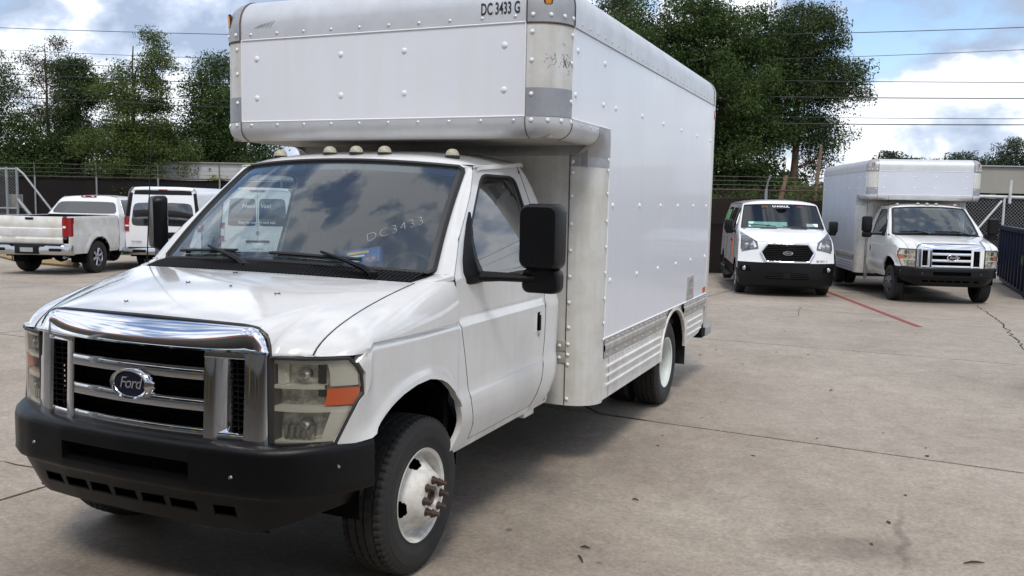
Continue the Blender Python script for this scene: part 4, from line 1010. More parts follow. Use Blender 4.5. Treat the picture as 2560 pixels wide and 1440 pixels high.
# ---------------------------------------------------------------- cargo van with the broad black grille (front axle at origin, faces -Y)
def make_transit():
    T=empty('cargo_van'); both=(1,-1); conf.cy=1.2
    PF=[(-.84,.20,.90,.22,0),(-.955,.27,.97,.26,0),(-.985,.42,1.0,.30,0),(-.985,.60,1.01,.31,0),(-.975,.74,1.01,.32,0),(-.965,.80,1.005,.33,0),(-.945,1.0,1.0,.36,0),(-.925,1.13,.99,.38,0),(-.88,1.205,.975,.38,.0),(-.74,1.28,.965,.38,.0),(-.50,1.365,.955,.36,.01),(-.20,1.44,.945,.30,.02),(-.10,1.462,.94,.27,.02),(.60,1.985,.835,.16,.035),(.66,2.025,.825,.15,.05),(.80,2.075,.815,.12,.075),(1.1,2.10,.815,.0,.085),(2.5,2.11,.815,0,.09),(4.2,2.10,.81,0,.09),(4.62,2.06,.80,0,.10)]
    def F(s,t):
        i=min(len(PF)-2,max(0,int(t))); k=t-i; a=PF[i]; b=PF[i+1]; y,z,w_,kk,d=[lerp(a[q],b[q],k) for q in range(5)]; m=abs(s)
        return (w_*s,y+kk*m**2.6,z-d*m**3)
    def tz(z): # t for a height on the nose
        for i in range(12):
            if PF[i][1]<=z<=PF[i+1][1]: return i+(z-PF[i][1])/(PF[i+1][1]-PF[i][1])
        return 12
    SL=[-1,-.97,-.93,-.88,-.8,-.7,-.6,-.5,-.4,-.3,-.2,-.1,0]; SL=SL+[-q for q in SL[-2::-1]]
    def strip(name,t0,t1,m,n=8,hole=None):
        ts=[t0]+[q for q in range(int(t0)+1,int(math.ceil(t1)))]+[t1]
        tt=[]
        for a,b in zip(ts,ts[1:]): tt+= [lerp(a,b,k/3) for k in range(3)]
        tt.append(t1)
        return G().shell([[F(s,t) for s in SL] for t in tt],(0,.01,-.006)).build(name,m,T,smooth=40)
    bum=strip('bumper',0,4.05,'black_plastic'); strip('front_panel',4.10,7.75,'van_paint'); hood=strip('hood',7.80,12,'van_paint'); roof=strip('roof',13.05,19,'van_paint')
    G().shell([[F(s,t) for s in (-1,-.985,-.96)] for t in lin(12,13,8)],(0,.02,-.01)).build('pillar','van_paint',T); G().shell([[F(s,t) for s in (1,.985,.96)] for t in lin(12,13,8)],(0,.02,-.01)).build('pillar','van_paint',T)
    ws=G().grid([[F(s,t) for s in lin(-.955,.955,20)] for t in lin(12.02,13.02,10)]).build('windshield','van_glass',T,smooth=80)
    lp=[F(s,12.02) for s in lin(-.955,.955,16)]+[F(.955,t) for t in lin(12.1,12.95,8)]+[F(s,13.02) for s in lin(.955,-.955,16)]+[F(-.955,t) for t in lin(12.95,12.1,8)]
    G().tube(lp,.016,6,closed=True).build('windshield_seal','gasket',ws)
    # cabin
    g=G(); g.b2(-.86,.86,.02,.42,1.15,1.44); g.build('dashboard','dash_grey',T)
    g=G(); g.b2(-.86,.86,1.42,1.45,.6,1.96); g.b2(-.9,.9,0.1,4.3,.45,.5); g.build('cabin_bulkhead','liner',T,smooth=0)
    for s in both:
        g=G(); g.box((s*.45,1.15,1.25),(.48,.14,.66),.05); g.box((s*.45,1.2,1.66),(.26,.1,.2),.04); g.build('seat','cloth_grey',T)
    g=G().box((-.32,.12,1.535),(.84,.006,.16),0,Matrix.Rotation(-.75,3,'X')); pp=g.build('windshield_card','mint_print',T,smooth=0)
    text('S',.11,'black_print','card_letter',pp,frame((-.28,.065,1.50),(0,.68,.73),(-1,0,0)),.001,bold=.003)
    G().box((.64,.13,1.535),(.24,.006,.09),0,Matrix.Rotation(-.75,3,'X')).build('paper','white_print',T,smooth=0)
    text('U-HAUL',.10,'white_print','windshield_lettering',ws,frame((-.005,F(0,12.86)[1]-.010,F(0,12.86)[2]+.012),(1,0,0),(0,.8,.6)),.001,0,1.05,'CENTER',bold=.003)
    for x in (-.42,.34): text('Rental',.045,'orange_print','small_lettering',ws,frame((x,F(.3,12.88)[1]-.012,F(.3,12.88)[2]+.012),(1,.04 if x>0 else -.04,0),(0,.8,.6)),.001,.2)
    G().lathe([(0,.0),(.004,.11),(.05,.13)],20,'z',(0,F(0,12.75)[1]+.07,1.84)).build('sensor_pod','black_plastic',T)
    for a,b in (((-.80,12.14),(-.18,12.05)),((-.02,12.06),(.55,12.03))):
        G().tube([Vector(F(lerp(a[0],b[0],k/8),lerp(a[1],b[1],k/8)))+Vector((0,-.018,.014)) for k in range(9)],.011,6).build('wiper','black_rubber',T)
    for s in both:
        conf(F,((s*.16,11.30),(s*.54,11.28),(s*.52,11.75),(s*.16,11.78)),6,2,.004,.01).build('hood_vent','black_plastic',hood)
    # grille: black mesh inside a chrome hexagon
    hexo=[(-.42,1.150),(.42,1.150),(.55,.965),(.44,.765),(-.44,.765),(-.55,.965)]
    def hx(k): return [(x*k,.96+(z-.96)*(k if k<1 else 1)) for x,z in hexo]
    def onF(x,z,o=0): p=F(x/1.0,tz(z)); return (p[0],p[1]-o,p[2])
    loop=[]
    for (a,b),(c,d) in zip(hexo,hexo[1:]+hexo[:1]): loop+=[onF(lerp(a,c,k/8),lerp(b,d,k/8),.018) for k in range(8)]
    gr=empty('grille',parent=T)
    G().tube(loop,.026,8,closed=True).build('grille_surround','chrome',gr,smooth=60)
    G().grid([[onF(x*interp([(.765,.44),(.965,.55),(1.15,.42)],z)*.99,z,.010) for x in lin(-1,1,12)] for z in lin(.77,1.145,8)]).build('grille_back','void_black',gr)
    for k in range(9):
        z=.795+.038*k; wv=interp([(.765,.42),(.965,.52),(1.15,.40)],z); G().tube([onF(x,z,.016) for x in lin(-wv,wv,10)],.007,4).build('grille_slat','black_plastic',gr)
    bd=G().lathe([(-.02,0),(-.02,.070),(-.006,.078),(.02,.078)],28,'y').build('badge','chrome',gr,(0,F(0,tz(.96))[1]-.018,.955)); bd.scale=(1.45,1,.62)
    G().lathe([(-.024,0),(-.023,.060),(-.015,.062)],28,'y').build('badge_plate','logo_blue',bd)
    text('Ford',.085,'silver_print','badge_lettering',bd,frame((-.052,-.0265,-.026),(1,0,0),(0,0,1.6))@Matrix.Diagonal((.68,1.2,1,1)),.001,.28)
    text('BE 0071 V',.062,'black_print','fleet_number',T,frame(onF(.60,.775,.012),(1,.42,0),(0,0,1)),.001)
    # headlamps, fog lamps, lower intake
    for s in both:
        q=((s*.60,tz(1.03)),(s*.93,tz(.955)),(s*.992,10.3),(s*.64,tz(1.185)))
        h=conf(F,q,8,6,.008,.03).build('headlight','lamp_dark',T,smooth=50)
        for u,v,r in ((.72,tz(1.085),.070),(.83,tz(1.09),.066)):
            p=F(s*u,v); G().lathe([(-.022,.0),(-.018,r*.5),(-.010,r),(.02,r)],18,'y',p).build('headlight_lens','chrome_dull',h)
        conf(F,((s*.925,tz(1.02)),(s*.95,tz(1.01)),(s*.975,8.6),(s*.955,8.5)),3,4,.011,.02).build('turn_signal','brown_lens',h)
        conf(F,((s*.635,tz(1.07)),(s*.68,tz(1.05)),(s*.73,tz(1.185)),(s*.70,tz(1.185))),3,4,.012,.02).build('headlight_strip','lamp_bezel',h)
        conf(F,((s*.74,tz(.54)),(s*.95,tz(.55)),(s*.95,tz(.66)),(s*.76,tz(.66))),6,5,.006,.02).build('fog_pocket','void_black',bum)
        p=F(s*.86,tz(.605)); G().lathe([(-.02,0),(-.018,.03),(-.01,.045),(.02,.05)],16,'y',p).build('fog_lamp','chrome_dull',bum).scale=(1,1,1)
    conf(F,((-.46,tz(.40)),(.46,tz(.40)),(.42,tz(.53)),(-.42,tz(.53))),10,4,.004,.02).build('lower_intake','void_black',bum)
    for z in (.43,.465,.50): G().tube([onF(x,z,.01) for x in lin(-.43,.43,10)],.008,4).build('intake_slat','black_plastic',bum)
    conf(F,((-.06,tz(.41)),(.06,tz(.41)),(.06,tz(.53)),(-.06,tz(.53))),2,2,.012,.02).build('intake_block','black_plastic',bum)
    # sides
    def xsd(y,z):
        if z<.75: x=1.02-.06*max(0,(.4-z)/.15)
        elif z<1.38: x=1.02-.03*((z-.75)/.63)
        else: x=.99-.19*((z-1.38)/.62)**1.25
        f=max(0,min(1,(y-yf(z))/.35)); fw=FW(z); return lerp(fw,x,f**.5)
    def edge(z):
        best=None
        tt=lin(1,16,150)
        for a,b in zip(tt,tt[1:]):
            p,q=F(1,a),F(1,b)
            if p[2]<=z<=q[2]: k=(z-p[2])/max(1e-6,q[2]-p[2]); return (lerp(p[1],q[1],k),lerp(p[0],q[0],k))
        return (.8,.815) if z>1.5 else (-.65,.97)
    yf=lambda z: edge(z)[0]; FW=lambda z: edge(z)[1]
    zs=lin(.27,.60,7)+lin(.645,1.36,15)+lin(1.41,2.0,12)
    mats={'side_cladding':'black_plastic','body_side':'van_paint'}
    rim=spoke_rim(.215,5,'alloy'); ty=tyre_simple(.352,.225,.205); co=disc_back(.205)
    for s in both:
        side_sheet(T,'s',xsd,yf,lambda z:4.62-.06*max(0,z-1.4),90,mats and [] or [],mats,lambda y,z:'side_cladding' if z<.62 else 'body_side',s) if False else side_sheet(T,'s',xsd,yf,lambda z:4.62-.06*max(0,z-1.4),zs,110,[(0,.36,.425),(3.75,.36,.425)],mats,lambda y,z:'side_cladding' if z<.62 or (((y)**2+(z-.36)**2<.45**2 or (y-3.75)**2+(z-.36)**2<.45**2)) else 'body_side',s)
        for yy in (0,3.75): well(T,yy,.36,.43,.60,.97,s); put_wheel(T,s*.89,yy,.352,rim,ty,co,s)
        SF=lambda u,v: (s*xsd(u,v),u,v)
        d1=conf(SF,((.62,1.40),(1.25,1.36),(1.22,1.90),(.92,1.90)),6,6,.006,.02,.08).build('side_window','dark_glass',T)
        conf(SF,((1.42,1.38),(2.62,1.38),(2.60,1.90),(1.44,1.90)),8,6,.006,.02,.08).build('side_window','dark_glass',T)
        conf(SF,((2.76,1.38),(4.30,1.38),(4.20,1.90),(2.78,1.90)),8,6,.006,.02,.08).build('side_window','dark_glass',T)
        conf(SF,((3.2,1.45),(4.2,1.42),(4.12,1.84),(3.3,1.84)),6,4,.009,.012).build('window_graphic','green_print',T)
        conf(SF,((.75,.66),(1.05,.66),(1.25,1.18),(.92,1.24)),6,6,.005,.01).build('door_graphic','orange_print',T)
        for yy in (.42,1.34,2.68): G().tube([(s*(xsd(yy,z)+.001),yy,z) for z in lin(.64,1.34 if yy<1 else 1.92,12)],.006,4).build('door_seam','gasket',T)
        G().box((s*(xsd(1.2,1.12)+.014),1.18,1.14),(.03,.16,.04),.01).build('door_handle','black_plastic',T)
        b=G().b2(s*1.0,s*1.14,.55,3.15,.33,.37,.01); b.build('running_board','black_plastic',T)
        # mirror
        m=G().box((s*1.15,.44,1.50),(.20,.13,.27),.05); m.box((s*1.13,.45,1.37),(.18,.11,.12),.035); mm=m.build('mirror','black_plastic',T); G().tube([(s*.97,.42,1.36),(s*1.06,.43,1.40),(s*1.10,.44,1.45)],[.05,.04,.04],8).build('mirror_arm','black_plastic',mm)
        G().b2(s*1.06,s*1.24,.507,.510,1.40,1.61).build('mirror_glass','chrome',mm,smooth=0)
    G().grid([[(-.80,4.62,2.0),(.80,4.62,2.0)],[(-.98,4.63,1.38),(.98,4.63,1.38)],[(-1.02,4.63,.62),(1.02,4.63,.62)],[(-1.0,4.60,.3),(1.0,4.60,.3)]]).build('rear_doors','van_paint',T)
    g=G(); g.b2(-.8,.8,-.6,4.5,.28,.45); g.b2(-.68,.68,-.62,-.35,.30,1.0); g.build('underbody','void_black',T,smooth=0)
    G().tube([(.38,1.02,2.09),(.38,1.03,2.16)],[.03,.012],8).build('aerial','black_plastic',T)
    return T
mat('lamp_dark',(.10,.10,.105),.12,.4,coat=1)

# ---------------------------------------------------------------- pickup seen from behind (rear axle at origin, faces +Y)
def make_pickup():
    T=empty('pickup_truck'); both=(1,-1); conf.cy=1.6
    def xb(y,z):
        x=interp([(.50,.955),(.62,.985),(.80,.995),(.95,1.005),(1.05,.998),(1.25,.985),(1.37,.98),(1.41,.965)],z); d=math.hypot(y,z-.40)
        if d<.62: x+=.028*max(0,1-((d-.53)/.09)**2) if abs(d-.53)<.09 else 0
        return x-(.05*max(0,(-1.0-y)/.18)**2)
    zs=lin(.52,.80,6)+lin(.85,1.30,8)+[1.36,1.39,1.41]
    mats={'bed_side':'van_dirty'}
    rim=spoke_rim(.235,6,'alloy'); ty=tyre_simple(.405,.265,.225); co=disc_back(.225)
    for s in both:
        side_sheet(T,'s',xb,lambda z:-1.18,lambda z:.93,zs,60,[(0,.42,.475)],mats,lambda y,z:'bed_side',s)
        G().grid([[(s*xb(y,1.41),y,1.41),(s*(xb(y,1.41)-.09),y,1.415),(s*(xb(y,1.41)-.10),y,1.36)] for y in lin(-1.16,.93,4)]).build('bed_rail','van_paint',T)
        lip(T,0,.42,.475,xb,s,'black_plastic',.013)
        well(T,0,.42,.48,.55,.94,s); put_wheel(T,s*.86,0,.405,rim,ty,co,s); put_wheel(T,s*.86,3.745,.405,rim,ty,co,s); 
        # tail lamp
        tl=G(); rows=[]
        for z in lin(.945,1.385,8):
            inner=.815; rows.append([(s*inner,-1.205,z),(s*.90,-1.205,z),(s*.955,-1.18,z),(s*.992,-1.12,z),(s*.998,-1.03 if not .99<z<1.26 else -1.065,z)])
        tl.shell(rows,(-s*.02,.02,0)); t_=tl.build('tail_light','red_lens',T)
        G().box((s*.862,-1.205,1.165),(.075,.012,.05),.006).build('reverse_lamp','white_print',t_)
    # tailgate
    rows=[]
    for z,o in ((.775,0),(.80,-.010),(.88,-.012),(.90,.004),(.93,.006),(.96,-.010),(1.12,-.014),(1.14,-.002),(1.17,-.004),(1.19,-.014),(1.33,-.012),(1.37,.010),(1.405,.02),(1.41,.06)): rows.append([(x,-1.195+o,z) for x in lin(-.808,.808,8)])
    tg=G().shell(rows,(0,.03,0)).build('tailgate','van_dirty',T,smooth=30)
    G().box((0,-1.208,1.355),(.20,.02,.055),.008).build('tailgate_handle','black_plastic',tg)
    text('SILVERADO',.055,'cap_grey','tailgate_lettering',tg,frame((-.70,-1.2095,.895),(1,0,0),(0,0,1)),.002,0,1.25)
    text('CHEVROLET',.12,'panel_old','tailgate_lettering',tg,frame((-.55,-1.2115,1.02),(1,0,0),(0,0,1)),.002,0,1.2)
    G().b2(-.98,.98,-1.17,-1.13,.60,.775).build('tail_panel','van_dirty',T,smooth=0)
    # chrome bumper: centre step and wrapped ends
    rows=[]
    for x in lin(-1.0,1.0,30):
        a=abs(x); y=-1.335+.02*(a/1.0)**2+.20*max(0,(a-.86)/.14)**2.2; zt=.735 if a>.42 else .70; rows.append([(x,y+.10,zt+.005),(x,y+.02,zt),(x,y,zt-.03),(x,y-.002,.58),(x,y+.02,.52),(x,y+.07,.50)])
    bm=G().shell(rows,(0,.03,0)).build('rear_bumper','chrome_dull',T,smooth=40)
    G().b2(-.30,.30,-1.345,-1.30,.53,.715,.01).build('plate_recess','black_plastic',bm); G().b2(-.16,.16,-1.350,-1.345,.58,.68).build('number_plate','cap_grey',bm,smooth=0)
    for s in both: G().box((s*.70,-1.338,.635),(.30,.03,.07),.02).build('corner_step','black_plastic',bm)
    G().b2(-.82,.82,-1.32,-1.15,.735,.76,.008).build('bumper_pad','black_plastic',bm)
    # bed floor, cab
    g=G(); g.b2(-.88,.88,-1.15,.92,.85,.88); g.b2(-.90,.90,.90,.93,.6,1.42); g.b2(-.89,-.86,-1.1,.9,.85,1.40); g.b2(.86,.89,-1.1,.9,.85,1.40); g.build('bed_liner','black_plastic',T,smooth=0)
    CB=[(.95,.55,.99,.0),(.955,1.0,1.0,0),(.96,1.36,.985,0),(1.0,1.44,.965,0),(1.22,1.80,.775,.01),(1.27,1.855,.745,.02),(1.36,1.895,.73,.03),(1.9,1.925,.725,.04),(2.6,1.90,.72,.04),(2.9,1.86,.72,.04),(3.55,1.42,.88,.02),(3.75,1.38,.92,.02),(4.5,1.28,.93,.04),(4.75,1.15,.92,.05),(4.85,.9,.95,0),(4.88,.5,.98,0)]
    def C(s,t):
        i=min(len(CB)-2,max(0,int(t))); k=t-i; a,b=CB[i],CB[i+1]; y,z,w_,d=[lerp(a[q],b[q],k) for q in range(4)]; m=abs(s); return (w_*s,y+.02*m**3*(1 if t<6 else -1),z-d*m**3)
    ss=lin(-1,1,16)
    G().grid([[C(s,t) for s in ss] for t in lin(0,15,75)]).build('cab','van_paint',T,smooth=45)
    for s in both:
        rows=[]
        def xc(y,z): return interp([(.5,.98),(.8,1.0),(1.3,.99),(1.42,.97),(1.88,.735)],z)
        def yr_(z): return interp([(.5,4.86),(.9,4.85),(1.15,4.75),(1.28,4.5),(1.38,3.75),(1.42,3.55),(1.86,2.9),(1.9,2.5)],z)
        def yl_(z): return interp([(.5,.95),(1.36,.96),(1.44,1.0),(1.8,1.22),(1.9,1.4)],z)
        side_sheet(T,'s',xc,yl_,yr_,lin(.5,1.38,9)+lin(1.42,1.88,7),60,[(3.745,.42,.475)],{'cab_side':'van_paint'},lambda y,z:'cab_side',s)
        SF=lambda u,v:(s*xc(u,v),u,v)
        conf(SF,((1.25,1.42),(2.1,1.42),(2.1,1.80),(1.42,1.80)),5,4,.006,.02).build('side_window','dark_glass',T); conf(SF,((2.2,1.42),(3.3,1.42),(2.85,1.80),(2.2,1.80)),5,4,.006,.02).build('side_window','dark_glass',T)
    rw=conf(C,((-.93,3.02),(.93,3.02),(.95,3.86),(-.95,3.86)),8,5,.008,.02,.06).build('rear_window','dark_glass',T)
    hm=G().box((0,1.27,1.885),(.42,.035,.045),.012).build('high_brake_light','red_lens',T,rot=None)
    for s in both: G().box((s*.12,1.25,1.885),(.07,.008,.026),.003).build('cargo_lamp','white_print',hm)
    g=G(); g.b2(-.75,.75,-1.0,4.6,.45,.62); g.tube([(-.8,0,.42),(.8,0,.42)],.08,10); g.lathe([(-.15,0),(-.12,.13),(0,.17),(.12,.13),(.15,0)],14,'x',(0,0,.42)); g.build('chassis','void_black',T)
    G().tube([(.62,-.6,.47),(.74,-1.05,.44)],.035,8).build('exhaust_pipe','cap_grey',T)
    return T
mat('van_dirty',(.76,.76,.745),.32,0,.3,noise_amt=.22,noise_scale=3,dark=(.58,.54,.46))

# ---------------------------------------------------------------- vans seen from behind (origin under rear bumper, face +Y)
def make_rear_van(kind):
    T=empty('passenger_van' if kind=='savana' else 'delivery_van'); both=(1,-1); conf.cy=2.5
    H=2.20 if kind=='savana' else 2.26; W0=1.0; WT=.86 if kind=='savana' else .92; Ln=5.6
    def xsd(y,z):
        x=interp([(.35,.96),(.6,1.0),(.95,1.01),(1.10,1.0),(1.5,.955),(H-.12,WT),(H,WT-.10)],z); return x-.07*max(0,(.10-y)/.14)**2
    zs=lin(.42,1.1,8)+lin(1.16,H-.14,9)+[H-.09,H-.05,H-.02]
    RW=(.42,2.85) if False else None
    rim=spoke_rim(.21,5,'alloy' if kind!='savana' else 'rim_grey'); ty=tyre_simple(.37,.245,.205); co=disc_back(.205)
    ax=1.25 if kind=='savana' else 1.05
    for s in both:
        side_sheet(T,'s',xsd,lambda z:.06-.02*(z-1) if z<1.8 else .06+.25*(z-1.8)**2,lambda z:Ln-.9*max(0,(z-1.05)/.8)**1.5,zs,80,[(ax,.40,.43),(ax+3.43,.40,.43)],{'body_side':'van_paint'},lambda y,z:'body_side',s)
        for yy in (ax,ax+3.43): well(T,yy,.40,.44,.6,.95,s); put_wheel(T,s*.87,yy,.37,rim,ty,co,s)
        SF=lambda u,v:(s*xsd(u,v),u,v)
        if kind=='savana': conf(SF,((3.3,1.2),(4.3,1.2),(4.0,1.75),(3.3,1.75)),4,4,.006,.02).build('side_window','dark_glass',T)
        for z in (1.0,): G().tube([(s*(xsd(y,z)+.002),y,z) for y in lin(.2,3.2,10)],.006,4).build('side_moulding','van_dirty',T)
    # roof
    rows=[]
    for y in [.10,.14,.20,.32,.6,2,3.5,4.4,4.7]:
        zt=H-.06*max(0,(.30-y)/.2)**2-.10*max(0,(y-3.8)/.9)**2; rows.append([(u*(WT-.10),y+.02*u*u,zt-.02*abs(u)**3+.0) for u in lin(-1,1,12)])
    G().shell(rows,(0,0,-.03)).build('roof','van_paint',T,smooth=60)
    G().grid([[(x,4.7-.0*abs(x),H-.12),(x,5.45,1.15),(x,5.62,.95),(x,5.62,.4)] for x in lin(-.8,.8,4)]).build('nose','van_paint',T)
    SF2=lambda s: (lambda u,v:(s*xsd(u,v),u,v))
    # rear face
    def RF(x,z): w_=interp([(.4,.95),(.9,.97),(1.2,.955),(1.6,.90),(H-.12,WT-.03),(H,WT-.12)],z); return (x*w_,.02+.05*abs(x)**3.2+.10*max(0,(z-1.25)/(H-1.25))**1.6,z)
    for s in both:
        rows=[[RF(x,z) for x in (lin(.006,1,9) if s==1 else lin(-1,-.006,9))] for z in lin(.50,H-.08,20)]
        d=G().shell(rows,(0,.03,0)).build('rear_door','van_paint',T,smooth=50)
        if kind=='savana':
            conf(RF,((s*.06,1.17),(s*.845,1.17),(s*.845,1.76),(s*.08,1.79)),8,6,.006,.02,.10).build('rear_window','dark_glass',d)
            conf(RF,((s*.905,1.40),(s*1.0,1.40),(s*1.0,H-.17),(s*.915,H-.17)),3,6,.008,.02).build('pillar_trim','black_plastic',d)
            tl=conf(RF,((s*.90,1.03),(s*1.0,1.03),(s*1.0,1.39),(s*.91,1.39)),3,5,.022,.04).build('tail_light','red_lens',T)
            conf(SF2(s),((.045,1.03),(.20,1.03),(.24,1.39),(.06,1.39)),3,5,.012,.03).build('tail_light_side','red_lens',tl)
            conf(RF,((s*.902,1.15),(s*.999,1.15),(s*.999,1.19),(s*.902,1.19)),3,2,.026,.01).build('reverse_lamp','white_print',tl)
        else:
            conf(RF,((s*.04,1.20),(s*.84,1.20),(s*.82,1.95),(s*.05,1.95)),8,6,.006,.02,.06).build('rear_window','dark_glass',d)
            tl=conf(RF,((s*.90,.78),(s*1.0,.78),(s*1.0,1.28),(s*.90,1.28)),3,5,.02,.04).build('tail_light','red_lens',T)
            conf(RF,((s*.903,.93),(s*.999,.93),(s*.999,1.12),(s*.903,1.12)),3,2,.025,.01).build('reverse_lamp','white_print',tl)
    if kind=='savana':
        conf(RF,((-.88,H-.215),(.88,H-.215),(.86,H-.10),(-.86,H-.10)),12,3,.007,.02).build('header_trim','black_plastic',T)
        G().box((0,.115,H-.085),(.24,.03,.035),.008).build('high_brake_light','red_lens',T)
        text('SAVANA',.062,'black_print','door_lettering',T,frame((-.80,.005,.735),(1,0,0),(0,0,1)),.002,0,1.15)
        G().box((.30,-.004,.93),(.50,.02,.16),.008).build('plate_bracket','black_plastic',T)
        rows=[[(x,-.14+.10*(abs(x)/1.0)**4,.60),(x,-.16+.10*(abs(x))**4,.575),(x,-.16+.10*abs(x)**4,.46),(x,-.12+.1*abs(x)**4,.42)] for x in lin(-1.0,1.0,20)]
        b=G().shell(rows,(0,.05,0)).build('rear_bumper','chrome_dull',T,smooth=40); G().b2(-.85,.85,-.14,.05,.598,.615,.004).build('bumper_pad','black_plastic',b)
        for s in both: G().box((s*.55,-.158,.52),(.34,.02,.07),.015).build('bumper_recess','black_plastic',b)
    else:
        text('Need a Van?',.15,'white_print','window_lettering',T,frame((-.02,.028,1.70),(1,0,0),(0,0,1)),.001,.12,1,'CENTER',bold=.003)
        text('Easy to step-in and out',.105,'white_print','window_lettering',T,frame((-.02,.005,1.27),(1,0,0),(0,0,1)),.001,.12,1,'CENTER',bold=.002)
        G().lathe([(-.012,0),(-.012,.052),(.0,.056)],6,'y',(0,.008,1.02)).build('badge','cap_grey',T)
        G().lathe([(-.018,0),(-.017,.03),(-.01,.032)],3,'y',(0,.006,1.02)).build('badge_mark','chrome',T)
        G().box((0,.005,.78),(.62,.03,.06),.008).build('plate_light_bar','black_plastic',T); G().box((0,.004,.66),(.32,.012,.16),.004).build('number_plate','white_print',T)
        G().box((0,.10,H-.10),(.40,.05,.045),.012).build('high_brake_light','red_lens',T)
        text('Runs Fine, Hauls Free',.04,'cap_grey','door_lettering',T,frame((-.45,.002,.88),(1,0,0),(0,0,1)),.001)
        G().b2(-.98,.98,-.10,.05,.38,.50,.02).build('rear_bumper','black_plastic',T)
    g=G(); g.b2(-.85,.85,.1,5.4,.36,.55); g.build('underbody','void_black',T,smooth=0)
    return T
# ================================================================== fences, buildings, wires, trees
RGT=Vector((FWD.y,-FWD.x))
def VX(r,d,z=0):
    """point `r` metres to the right and `d` metres down the yard from the viewer's standing place"""
    return Vector((CAM.x+FWD.x*d+RGT.x*r, CAM.y+FWD.y*d+RGT.y*r, z))
mat('galvanised',(.34,.35,.35),.5,.5,noise_amt=.25,noise_scale=6)
mat('white_pipe',(.62,.62,.61),.5,.1,noise_amt=.15,noise_scale=5)
mat('screen_cloth',(.013,.0105,.011),.9,spec=.15,noise_amt=.45,noise_scale=1.1,dark=(.020,.015,.014))
mat('rusty_wire',(.075,.05,.04),.7,.3)
mat('wire_black',(.022,.022,.025),.6)
mat('wood_pole',(.22,.135,.085),.85,noise_amt=.4,noise_scale=6,bump=.4,bump_scale=20)
mat('steel_pole',(.20,.19,.175),.6,.3,noise_amt=.2,noise_scale=4)
mat('wall_white',(.50,.495,.475),.7,noise_amt=.10,noise_scale=.9)
mat('wall_tan',(.335,.315,.27),.8,noise_amt=.12,noise_scale=.7)
mat('wall_dark',(.035,.035,.038),.6)
mat('dumpster_blue',(.008,.015,.058),.45,.1,noise_amt=.35,noise_scale=3,dark=(.014,.018,.035))
mat('kerb_yellow',(.36,.23,.08),.8,noise_amt=.4,noise_scale=5,dark=(.22,.17,.11))
mat('bollard_yellow',(.62,.40,.03),.45,noise_amt=.15,noise_scale=6)
mat('bark',(.085,.068,.052),.95,noise_amt=.5,noise_scale=9,bump=.5,bump_scale=25)
mat('bark_pine',(.20,.125,.085),.9,noise_amt=.5,noise_scale=8,bump=.5,bump_scale=25)
mat('twig',(.15,.125,.105),.95)
def leaf_mat(name,a,b,c,scale=.8):
    m=bpy.data.materials.new(name); m.use_nodes=True; t=m.node_tree; bs=t.nodes['Principled BSDF']; tcn=t.nodes.new('ShaderNodeTexCoord')
    def nz(s,d):
        n=t.nodes.new('ShaderNodeTexNoise'); n.inputs['Scale'].default_value=s; n.inputs['Detail'].default_value=d; t.links.new(tcn.outputs['Object'],n.inputs['Vector']); return n.outputs[0]
    r=t.nodes.new('ShaderNodeValToRGB'); e=r.color_ramp.elements; e[0].position=.34; e[0].color=(*a,1); e[1].position=.68; e[1].color=(*c,1); q=e.new(.5); q.color=(*b,1)
    mx=t.nodes.new('ShaderNodeMath'); mx.operation='MULTIPLY_ADD'; mx.inputs[1].default_value=.55; 
    m2=t.nodes.new('ShaderNodeMath'); m2.operation='MULTIPLY'; m2.inputs[1].default_value=.45; t.links.new(nz(6,2),m2.inputs[0]); t.links.new(nz(scale,4),mx.inputs[0]); t.links.new(m2.outputs[0],mx.inputs[2]); t.links.new(mx.outputs[0],r.inputs[0])
    t.links.new(r.outputs[0],bs.inputs['Base Color']); bs.inputs['Roughness'].default_value=.6; bs.inputs['Specular IOR Level'].default_value=.25
    tr=t.nodes.new('ShaderNodeBsdfTranslucent'); t.links.new(r.outputs[0],tr.inputs[0]); ms=t.nodes.new('ShaderNodeMixShader'); ms.inputs[0].default_value=.25
    t.links.new(bs.outputs[0],ms.inputs[1]); t.links.new(tr.outputs[0],ms.inputs[2]); t.links.new(ms.outputs[0],t.nodes['Material Output'].inputs[0]); MAT[name]=m
leaf_mat('leaf_oak',(.020,.040,.010),(.052,.088,.022),(.125,.17,.05))
leaf_mat('leaf_pine',(.026,.044,.018),(.05,.076,.026),(.088,.118,.042))
leaf_mat('leaf_light',(.05,.075,.018),(.09,.125,.032),(.15,.18,.05))
leaf_mat('leaf_brown',(.050,.046,.024),(.085,.075,.035),(.13,.11,.05))
leaf_mat('leaf_yellow',(.13,.12,.02),(.24,.20,.03),(.34,.27,.04))
leaf_mat('leaf_far',(.030,.048,.026),(.050,.070,.036),(.078,.098,.05),.25)

